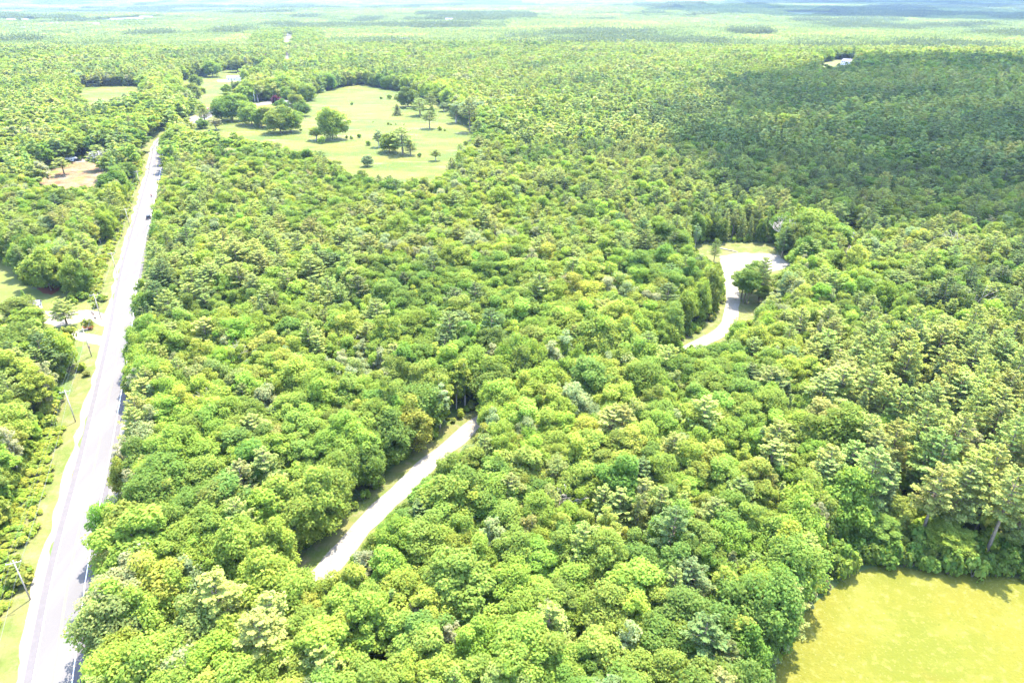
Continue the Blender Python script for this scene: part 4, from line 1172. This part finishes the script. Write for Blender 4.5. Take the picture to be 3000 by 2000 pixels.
# ------------------------------------------------------------------ vehicles
def car(x, y, rz, paint, label, L=4.7, Wd=1.9, Ht=1.7, suv=True, group=None, pick=False):
    r_ = empty('car', (x, y, float(height(x, y)) + .06 + float(far_lift(x, y))), rz, label=label, cat='car', group=group)
    # length along y, front at +y
    hl, hw = L / 2, Wd / 2
    b = MB()
    sills = .32; belt = Ht * .56
    rows = [(-hl, .45, belt - .06, hw * .9), (-hl + .12, sills, belt, hw), (-hl * .5, sills, belt + .02, hw), (0, sills, belt + .02, hw), (hl * .42, sills, belt - .02, hw), (hl - .35, sills, belt - .14, hw * .97), (hl, .42, belt - .3, hw * .84)]
    prev = None
    for (yy, z0, z1, w) in rows:
        ring = [(-w, yy, z0), (-w, yy, z1 - .1), (-w + .1, yy, z1), (w - .1, yy, z1), (w, yy, z1 - .1), (w, yy, z0)]
        base = len(b.v); b.v += ring
        if prev is None: b.f.append(tuple(base + i for i in range(6))); b.m.append(0); b.smooth.append(False)
        else:
            for i in range(6):
                j = (i + 1) % 6
                b.f.append((prev + i, prev + j, base + j, base + i)); b.m.append(0); b.smooth.append(False)
        prev = base
    b.f.append(tuple(prev + i for i in reversed(range(6)))); b.m.append(0); b.smooth.append(False)
    body = b.build('body', paint, r_)
    y0, y1 = (-hl + .15, hl * .38) if suv else (-hl + .7, hl * .35)
    c = MB(); iw = hw * .78
    top = [(-iw, y0 + .35, Ht), (iw, y0 + .35, Ht), (iw, y1 - .75, Ht), (-iw, y1 - .75, Ht)]
    bot = [(-hw + .06, y0, belt - .02), (hw - .06, y0, belt - .02), (hw - .06, y1, belt - .04), (-hw + .06, y1, belt - .04)]
    base = len(c.v); c.v += bot + top
    for i in range(4):
        j = (i + 1) % 4
        c.f.append((base + i, base + j, base + 4 + j, base + 4 + i)); c.m.append(0); c.smooth.append(False)
    c.build('windows', M['glass'], r_)
    t = MB(); t.v += [(p[0] * 1.02, p[1], p[2] + .0) for p in top] + [(p[0] * .94, p[1] * .97, p[2] + .05) for p in top]
    for f_ in ((4, 5, 6, 7), (0, 1, 5, 4), (1, 2, 6, 5), (2, 3, 7, 6), (3, 0, 4, 7), (3, 2, 1, 0)):
        t.f.append(f_); t.m.append(0); t.smooth.append(False)
    t.build('roof', paint, r_)
    for sx in (-1, 1):
        for yy in (-hl * .6, hl * .62):
            w = MB(); w.tube((sx * (hw - .2), yy, .34), (sx * (hw + .01), yy, .34), .34, .34, 14); wo = w.build('wheel', M['rubber'], r_)
            q = MB(); q.tube((sx * (hw - .02), yy, .34), (sx * (hw + .02), yy, .34), .2, .2, 10); q.build('rim', M['silver_paint'], wo)
        q = MB(); q.box(sx * hw * .62 - .18, sx * hw * .62 + .18, hl - .06, hl + .012, belt - .5, belt - .36); q.build('headlight', M['lamp_glass'], r_)
        q = MB(); q.box(sx * hw * .7 - .12, sx * hw * .7 + .12, -hl - .012, -hl + .05, belt - .34, belt - .16); q.build('tail_light', M['red_paint'], r_)
    q = MB(); q.box(-hw * .86, hw * .86, -hl - .09, -hl + .02, .42, .62); q.build('bumper', M['silver_paint'], r_)
    return r_

def heading(px, py):
    x, y = at(px, py)
    i = int(np.argmin([math.hypot(x - a, y - b) for a, b in ROAD]))
    a, b = ROAD[max(0, i - 1)], ROAD[min(len(ROAD) - 1, i + 1)]
    return math.atan2(-(b[0] - a[0]), b[1] - a[1])
x, y = at(436, 640)
car(x, y, heading(436, 640), M['black_paint'], 'black sport utility car driving away along the paved road')
x, y = at(262, 474); car(x, y, 1.2, M['black_paint'], 'dark car parked on the driveway before the grey roof', suv=False, Ht=1.45, group='cars parked by the grey roofed house')
x, y = at(278, 472); car(x, y, .5, M['white_paint'], 'white car parked nearest the grey roofed house', suv=True, group='cars parked by the grey roofed house')
x, y = at(284, 478); car(x, y, 1.2, M['silver_paint'], 'silver car parked in front of the white car', suv=False, Ht=1.45, group='cars parked by the grey roofed house')
x, y = at(229, 474); car(x, y, -1.0, M['black_paint'], 'dark car parked beside the white travel trailer', suv=True, group='cars parked by the grey roofed house')
x, y = at(708, 230); car(x, y, 1.5, M['red_paint'], 'dark red car parked at the end of the ranch house', suv=False, Ht=1.45)
x, y = at(622, 318); car(x, y, -.5, M['red_paint'], 'red car at the village bend, farther of the two', suv=False, Ht=1.45, group='red cars at the village bend')
x, y = at(611, 323); car(x, y, -.7, M['red_paint'], 'red car at the village bend, nearer of the two', suv=False, Ht=1.45, group='red cars at the village bend')

def trailer(x, y, rz):
    r_ = empty('travel_trailer', (x, y, float(height(x, y)) + .1), rz, label='white travel trailer with rounded end parked under trees', cat='trailer')
    b = MB(); L, w, h = 7.2, 2.4, 2.9
    prof = [(-L / 2, .5), (L / 2 - .5, .5), (L / 2, 1.0), (L / 2, 2.0), (L / 2 - .6, h - .15), (L / 2 - 1.2, h), (-L / 2 + .3, h), (-L / 2, h - .3)]
    b.prism(prof, -w / 2, w / 2); b.build('body', M['white_paint'], r_)
    for k, cx in enumerate((-2.2, .2, 2.2)):
        for sy in (-1, 1):
            q = MB(); ya, yb = sorted((sy * w / 2, sy * (w / 2 + .03))); q.box(cx - .45, cx + .45, ya, yb, 1.5, 2.1); q.build('window', M['glass'], r_)
    q = MB(); q.box(-1.3, -.7, -w / 2 - .03, -w / 2, .6, 2.4); q.build('door', M['cream_wall'], r_)
    for sy in (-1, 1):
        for cx in (-.5, .4):
            q = MB(); q.tube((cx, sy * (w / 2 - .25), .35), (cx, sy * (w / 2 + .01), .35), .35, .35, 12); q.build('wheel', M['rubber'], r_)
    q = MB(); q.box(L / 2, L / 2 + 1.1, -.05, .05, .45, .55); q.build('hitch', M['rubber'], r_)
x, y = at(211, 475); trailer(x, y, .5)

def motorcycle(x, y, rz):
    r_ = empty('motorcycle', (x, y, .06), rz, label='small dark motorcycle ahead of the black car on the road', cat='motorcycle')
    for yy in (-.72, .72):
        q = MB()
        for k in range(16):
            a0, a1 = 2 * math.pi * k / 16, 2 * math.pi * (k + 1) / 16
            q.tube((0, yy + .28 * math.cos(a0), .33 + .28 * math.sin(a0)), (0, yy + .28 * math.cos(a1), .33 + .28 * math.sin(a1)), .055, .055, 6, cap=False)
        q.tube((-.06, yy, .33), (.06, yy, .33), .09, .09, 8); q.build('wheel', M['rubber'], r_)
    q = MB(); q.tube((0, -.72, .33), (0, -.1, .5), .05, .06, 6); q.tube((0, -.1, .5), (0, .42, .72), .07, .06, 6); q.tube((0, .72, .33), (0, .42, .95), .04, .04, 6); q.box(-.15, .15, -.25, .2, .3, .6); q.build('frame', M['black_paint'], r_)
    q = MB(); q.tube((0, -.05, .78), (0, .38, .84), .13, .15, 8); q.build('fuel_tank', M['red_paint'], r_)
    q = MB(); q.box(-.12, .12, -.72, -.06, .72, .8); q.build('seat', M['rubber'], r_)
    q = MB(); q.tube((-.38, .36, 1.02), (.38, .36, 1.02), .02, .02, 6); q.tube((0, .42, .9), (0, .36, 1.02), .02, .02, 6); q.build('handlebar', M['silver_paint'], r_)
    # the rider: one skinned body
    me = bpy.data.meshes.new('person')
    v = [(0, -.3, .86), (0, -.22, 1.1), (0, -.08, 1.34), (0, -.02, 1.46), (0, .02, 1.6),
         (-.19, -.08, 1.36), (-.3, .1, 1.16), (-.3, .33, 1.06), (.19, -.08, 1.36), (.3, .1, 1.16), (.3, .33, 1.06),
         (-.13, -.26, .84), (-.22, .1, .72), (-.2, -.08, .36), (.13, -.26, .84), (.22, .1, .72), (.2, -.08, .36)]
    e = [(0, 1), (1, 2), (2, 3), (3, 4), (2, 5), (5, 6), (6, 7), (2, 8), (8, 9), (9, 10), (0, 11), (11, 12), (12, 13), (0, 14), (14, 15), (15, 16)]
    rad = [.16, .15, .17, .07, .12, .08, .055, .045, .08, .055, .045, .1, .085, .06, .1, .085, .06]
    me.from_pydata(v, e, [])
    p = bpy.data.objects.new('person', me); col.objects.link(p)
    p.location = r_.location; p.rotation_euler = r_.rotation_euler
    sk = p.modifiers.new('skin', 'SKIN')
    for i, q_ in enumerate(me.skin_vertices[0].data): q_.radius = (rad[i], rad[i]); q_.use_root = (i == 0)
    ss = p.modifiers.new('sub', 'SUBSURF'); ss.levels = 1; ss.render_levels = 2
    me.materials.append(M['denim'])
    tag(p, 'rider in dark red clothing leaning forward on the motorcycle', 'person')
    me.materials.clear(); me.materials.append(flat('cloth_dark_red', (.22, .03, .04), .9))
    q = MB()
    for k in range(6):
        z0 = 1.52 + .045 * k; rr = [.07, .115, .135, .13, .105, .06, 0.01]
        q.tube((0, .03, z0), (0, .03, z0 + .045), rr[k], rr[k + 1], 10)
    h = q.build('helmet', M['black_paint'], p)
x, y = at(444, 577); motorcycle(x, y, heading(444, 577))

# ------------------------------------------------------------------ poles, wires, mailboxes
POLES = []
def pole(x, y, hgt, rz, label, box=False):
    r_ = empty('utility_pole', (x, y, float(height(x, y))), rz, label=label, cat='utility pole', group='utility poles along the road')
    q = MB(); q.tube((0, 0, -.4), (0, 0, hgt), .15, .10, 10); q.build('post', M['pole'], r_)
    q = MB(); q.box(-1.25, 1.25, -.19, -.12, hgt - .55, hgt - .42)
    q.tube((-.7, -.15, hgt - .5), (0, -.1, hgt - 1.2), .02, .02, 5); q.tube((.7, -.15, hgt - .5), (0, -.1, hgt - 1.2), .02, .02, 5)
    ca = q.build('crossarm', M['pole'], r_)
    for xx in (-1.15, -.45, .45, 1.15):
        q = MB(); q.tube((xx, -.15, hgt - .42), (xx, -.15, hgt - .22), .05, .035, 7); q.build('insulator', M['lamp_glass'], ca)
    if box:
        q = MB(); q.tube((0, .35, hgt - 7.2), (0, .35, hgt - 6.2), .28, .28, 10); q.build('transformer', M['brown'], r_)
    POLES.append((x, y, float(height(x, y)) + hgt, rz))
tops = [(38, 1641, 10), (189, 1142, 10), (242, 961, 10), (274, 860, 10), (325, 739, 9.5), (366, 610, 9.5), (400, 500, 9.5)]
labs = ['weathered pole beside the dark round shrub on the yellow green bank', 'utility pole with crossarm at the tree edge past the driveway', 'utility pole with brown box below, beside the white driveway', 'utility pole standing behind the mailboxes', 'utility pole in the brush up the road from the lawn', 'utility pole in the brush level with the black car', 'farthest utility pole, near the crest of the road']
base_pts = []
for (a, b, hh) in tops:
    base_pts.append(at(a, b, hh))
for i, ((x, y), (a, b, hh)) in enumerate(zip(base_pts, tops)):
    j = min(i + 1, len(tops) - 1); k = max(i - 1, 0)
    dx, dy = base_pts[j][0] - base_pts[k][0], base_pts[j][1] - base_pts[k][1]
    pole(x, y, hh, math.atan2(-dx, dy), labs[i], box=(i == 2))
start = Vector(base_pts[0]) + (Vector(base_pts[0]) - Vector(base_pts[1])).normalized() * 55
WP = [(start.x, start.y, 10.0, POLES[0][3])] + POLES
for off, dz, lab in ((-1.15, -.22, 'outer thin grey power wire strung on the pole crossarms'), (-.45, -.22, 'second thin power wire from the road on the crossarms'), (1.15, -.22, 'thin power wire nearest the road on the crossarms'), (0, -2.4, 'thicker cable slung lowest on the poles')):
    q = MB(); rr = .011 if off else .018
    for (x0, y0, z0, r0), (x1, y1, z1, r1) in zip(WP[:-1], WP[1:]):
        a = Vector((x0 + off * math.cos(r0), y0 + off * math.sin(r0), z0 + dz)); b = Vector((x1 + off * math.cos(r1), y1 + off * math.sin(r1), z1 + dz))
        if off == 0: a += Vector((.14, 0, 0)); b += Vector((.14, 0, 0))
        prev = a; n = 10; sag = (b - a).length * .016
        for k in range(1, n + 1):
            t = k / n; p = a.lerp(b, t) - Vector((0, 0, 4 * sag * t * (1 - t)))
            q.tube(prev, p, rr, rr, 4, cap=False); prev = p
    q.build('power_wire', M['wire'], label=lab, cat='power wire', group='wires strung along the utility poles')

x, y = at(748, 304)
r_ = empty('far_pole', (x, y, float(height(x, y))), 0, label='pale slim post before the trees near the maroon tree', cat='post')
q = MB(); q.tube((0, 0, 0), (0, 0, 11), .16, .1, 8); q.build('post', M['lamp_glass'], r_)  # plain pole with a crossarm, carries no lamp
q = MB(); q.box(-.9, .9, -.06, .06, 10.4, 10.52); q.build('crossarm', M['pole'], r_)

def mailbox(x, y, rz, m, lab):
    r_ = empty('mailbox', (x, y, 0), rz, label=lab, cat='mailbox', group='mailboxes by the driveway')
    q = MB(); q.box(-.06, .06, -.06, .06, -.1, 1.05); q.build('post', M['brown'], r_)
    q = MB(); n = 8
    prof = [(-.16, 1.05), (.16, 1.05)] + [(.16 * math.cos(math.pi * k / n), 1.27 + .16 * math.sin(math.pi * k / n)) for k in range(n + 1)]
    q.prism(prof, -.32, .32); q.build('box', m, r_)
    q = MB(); q.box(.165, .18, -.05, .0, 1.2, 1.5); q.build('flag', M['red_paint'], r_)
for (a, b, m, lab) in ((272, 924, 'black_paint', 'dark mailbox nearest the utility pole'), (276, 928, 'brown', 'brown mailbox between the dark ones'), (281, 940, 'black_paint', 'dark mailbox nearest the clipped shrub and road')):
    x, y = at(a, b); mailbox(x, y, 1.2, M[m], lab)

for k, (a, b, s, lab) in enumerate(((2075, 728, 1.3, 'low stone at the meadow end of the glade wall'), )):
    pass
# fallen pale log at the edge of the glade
(x0, y0), (x1, y1) = at(2108, 728), at(2162, 740)
r_ = empty('log', (x0, y0, 0), 0, label='long pale fallen log lying on the grass of the glade', cat='log')
q = MB(); q.tube((0, 0, .22), ((x1 - x0) * .5, (y1 - y0) * .5, .26), .24, .2, 8, cap=True); q.tube(((x1 - x0) * .5, (y1 - y0) * .5, .26), (x1 - x0, y1 - y0, .18), .2, .12, 8); q.build('stem', M['pale_bark'], r_)
q = MB(); q.tube(((x1 - x0) * .6, (y1 - y0) * .6, .25), ((x1 - x0) * .68, (y1 - y0) * .6 - .9, .8), .07, .03, 6); q.build('branch', M['pale_bark'], r_)
# garden chairs beside the grove
for k, (a, b) in enumerate(((882, 353), (890, 352), (896, 350))):
    x, y = at(a, b)
    r_ = empty('garden_chair', (x, y, float(height(x, y)) + .45), .4 * k, label=['garden chair on the meadow nearest the grove', 'middle garden chair of three beside the grove', 'garden chair on the meadow farthest from the grove'][k], cat='chair', group='garden chairs on the meadow')
    q = MB(); q.box(-.4, .4, -.4, .4, .4, .46); q.build('seat', M['brown'], r_)
    q = MB(); q.poly([(-.4, .34, .46), (.4, .34, .46), (.4, .6, 1.15), (-.4, .6, 1.15)]); q.poly([(.4, .39, .46), (-.4, .39, .46), (-.4, .65, 1.15), (.4, .65, 1.15)]); q.build('backrest', M['brown'], r_)
    for sx in (-.35, .35):
        for sy in (-.35, .35):
            q = MB(); q.box(sx - .04, sx + .04, sy - .04, sy + .04, -.05, .4); q.build('leg', M['brown'], r_)

# ------------------------------------------------------------------ labels for the scattered trees
def zone(px, py, x, y):
    X = np.array([x]); Y = np.array([y])
    def dl(L): d, s = line_dist(X, Y, L); return float(d[0]), float(s[0])
    dr, sr = dl(ROAD); dn, sn = dl(LANE)
    if dr < 15: return 'at the road edge' if sr > 0 else 'by the power line'
    de = dl(FIELD[1:18])[0]
    if de < 12: return 'at the hay field edge'
    if dn < 11: return 'beside the gravel lane'
    if dl(CLEAR + [CLEAR[0]])[0] < 14: return 'by the glade'
    if dl(LAWN + [LAWN[0]])[0] < 14 and sr < 0: return 'by the lawn'
    if dl(MEADOW + [MEADOW[0]])[0] < 16 or inside(X, Y, MEADOW)[0]: return 'in the meadow'
    if px < 1000 and math.hypot(x, y) > 600: return 'by the village'
    if sr < 0: return 'past the power line'
    if sn < 0 and dn < 400: return 'between road and lane'
    if py > 1000: return 'between lane and field'
    return 'beyond the lane'
ORD = ['', 'second', 'third', 'fourth', 'fifth', 'sixth', 'seventh', 'eighth', 'ninth', 'tenth', 'eleventh', 'twelfth', 'thirteenth', 'fourteenth', 'fifteenth', 'sixteenth']
rows_ = [(500, 'high up'), (900, 'upper half'), (1200, 'middle height'), (1500, 'lower half'), (1750, 'near the bottom'), (9999, 'bottom edge')]
byk = {}
for rec in OBJ: byk.setdefault(rec[1], []).append(rec[3])
cuts = {k: (np.percentile(v, 33), np.percentile(v, 67)) for k, v in byk.items()}
lab = {}
for rec in OBJ:
    r_, kind, cname, hgt, a, b, x, y = rec
    lo, hi = cuts[kind]
    size = 'short' if hgt < lo else ('tall' if hgt > hi else 'middling')
    if kind == 'shrub': size = {'short': 'small', 'tall': 'large', 'middling': 'middling'}[size]
    rw = next(n for t, n in rows_ if b < t)
    rec.append('%s %s %s %s' % (size, cname, SPEC[kind][1], zone(a, b, x, y)))
    rec.append(rw)
    lab.setdefault((rec[8], rw), []).append(rec)
multi = {}
for (base, rw), L in lab.items(): multi[base] = multi.get(base, 0) + 1
for (base, rw), L in lab.items():
    L.sort(key=lambda q: q[4])
    for i, rec in enumerate(L):
        t = base
        if multi[base] > 1: t += ', ' + rw
        if len(L) > 1:
            if i == 0: t += ', leftmost'
            elif i == len(L) - 1: t += ', rightmost'
            elif i < 16: t += ', ' + ORD[i] + ' from left'
            else: t += ', ' + ORD[min(15, len(L) - 1 - i)] + ' from right'
        rec[0]['label'] = t

# ------------------------------------------------------------------ clouds overhead (they cast the broad shade on the far woods)
def cloud_mat():
    m, n, l, b = mat('cloud_vapour', 1.0)
    b.inputs['Base Color'].default_value = (.85, .86, .88, 1)
    tr = n.new('ShaderNodeBsdfTransparent'); tl = n.new('ShaderNodeBsdfTranslucent'); tl.inputs['Color'].default_value = (.85, .86, .88, 1)
    m1 = n.new('ShaderNodeMixShader'); m1.inputs[0].default_value = .5
    l.new(b.outputs[0], m1.inputs[1]); l.new(tl.outputs[0], m1.inputs[2])
    m2 = n.new('ShaderNodeMixShader'); m2.inputs[0].default_value = .68
    l.new(tr.outputs[0], m2.inputs[1]); l.new(m1.outputs[0], m2.inputs[2])
    l.new(m2.outputs[0], n['Material Output'].inputs['Surface'])
    return m
M['cloud'] = cloud_mat()
CLOUD_Z = 900.0
def cloud(name, poly_px, puff, n, seed, lab, thick=.45, zc=CLOUD_Z):
    poly = G(poly_px)
    r = np.random.default_rng(seed)
    xs = [p[0] for p in poly]; ys = [p[1] for p in poly]
    sh = SUN_DIR / SUN_DIR[2] * zc
    q = MB(); k = 0; tries = 0
    import bmesh
    bm = bmesh.new()
    while k < n and tries < 20000:
        tries += 1
        x = r.uniform(min(xs), max(xs)); y = r.uniform(min(ys), max(ys))
        if not inside(np.array([x]), np.array([y]), poly)[0]: continue
        s = puff * r.uniform(.55, 1.25)
        mt = Matrix.Translation((x + sh[0], y + sh[1], zc + r.normal(0, puff * .15))) @ Matrix.Rotation(r.uniform(0, 6), 4, 'Z') @ Matrix.Diagonal((s * r.uniform(.8, 1.4), s, s * thick, 1))
        bmesh.ops.create_icosphere(bm, subdivisions=3, radius=1.0, matrix=mt)
        k += 1
    for v in bm.verts:
        a = vnoise(v.co.x, v.co.y, puff * .45, seed) - .5; b = vnoise(v.co.x + v.co.z, v.co.z * 2, puff * .2, seed + 1) - .5
        v.co.x += float(a) * puff * .7; v.co.y += float(b) * puff * .7; v.co.z += float(a + b) * puff * .25
    me = bpy.data.meshes.new(name); bm.to_mesh(me); bm.free(); me.materials.append(M['cloud'])
    me.polygons.foreach_set('use_smooth', [True] * len(me.polygons))
    o = bpy.data.objects.new(name, me); col.objects.link(o)
    tag(o, lab, None, None, 'structure')
cloud('cloud', [(2140, 340), (2280, 272), (2420, 235), (2600, 205), (2800, 195), (3050, 195), (3150, 640), (2950, 660), (2700, 610), (2480, 560), (2300, 500), (2190, 470), (2130, 400)], 42, 70, 3, 'low cloud whose shade falls on the wooded hillside')
cloud('cloud', [(2020, 440), (2180, 470), (2400, 540), (2700, 600), (3050, 650), (3050, 740), (2760, 720), (2500, 680), (2250, 650), (2120, 590), (2020, 530)], 17, 60, 4, 'wisp of cloud shading the nearer edge of the hillside woods')
cloud('cloud', [(2040, 28), (2300, 30), (2600, 34), (3050, 38), (3050, 64), (2750, 60), (2500, 52), (2250, 44), (2050, 36)], 260, 60, 5, 'long cloud shading the far blue woods', .3, 1500)
cloud('cloud', [(2250, 5), (3050, 5), (3050, 18), (2600, 18), (2250, 12)], 500, 50, 6, 'farthest cloud over the blue skyline', .25, 1500)

# ------------------------------------------------------------------ air
hz = MB(); hz.box(-25000, 25000, -25000, 25000, -60, 150)
ho = hz.build('haze', flat('haze_air', (1, 1, 1)), kind='stuff', label='pale blue summer haze over the distant woods')
hm = ho.data.materials[0]; n = hm.node_tree.nodes; n.clear()
out = n.new('ShaderNodeOutputMaterial'); pv = n.new('ShaderNodeVolumePrincipled')
pv.inputs['Color'].default_value = (.42, .58, .86, 1); pv.inputs['Density'].default_value = .000044; pv.inputs['Anisotropy'].default_value = .2
hm.node_tree.links.new(pv.outputs[0], out.inputs['Volume'])
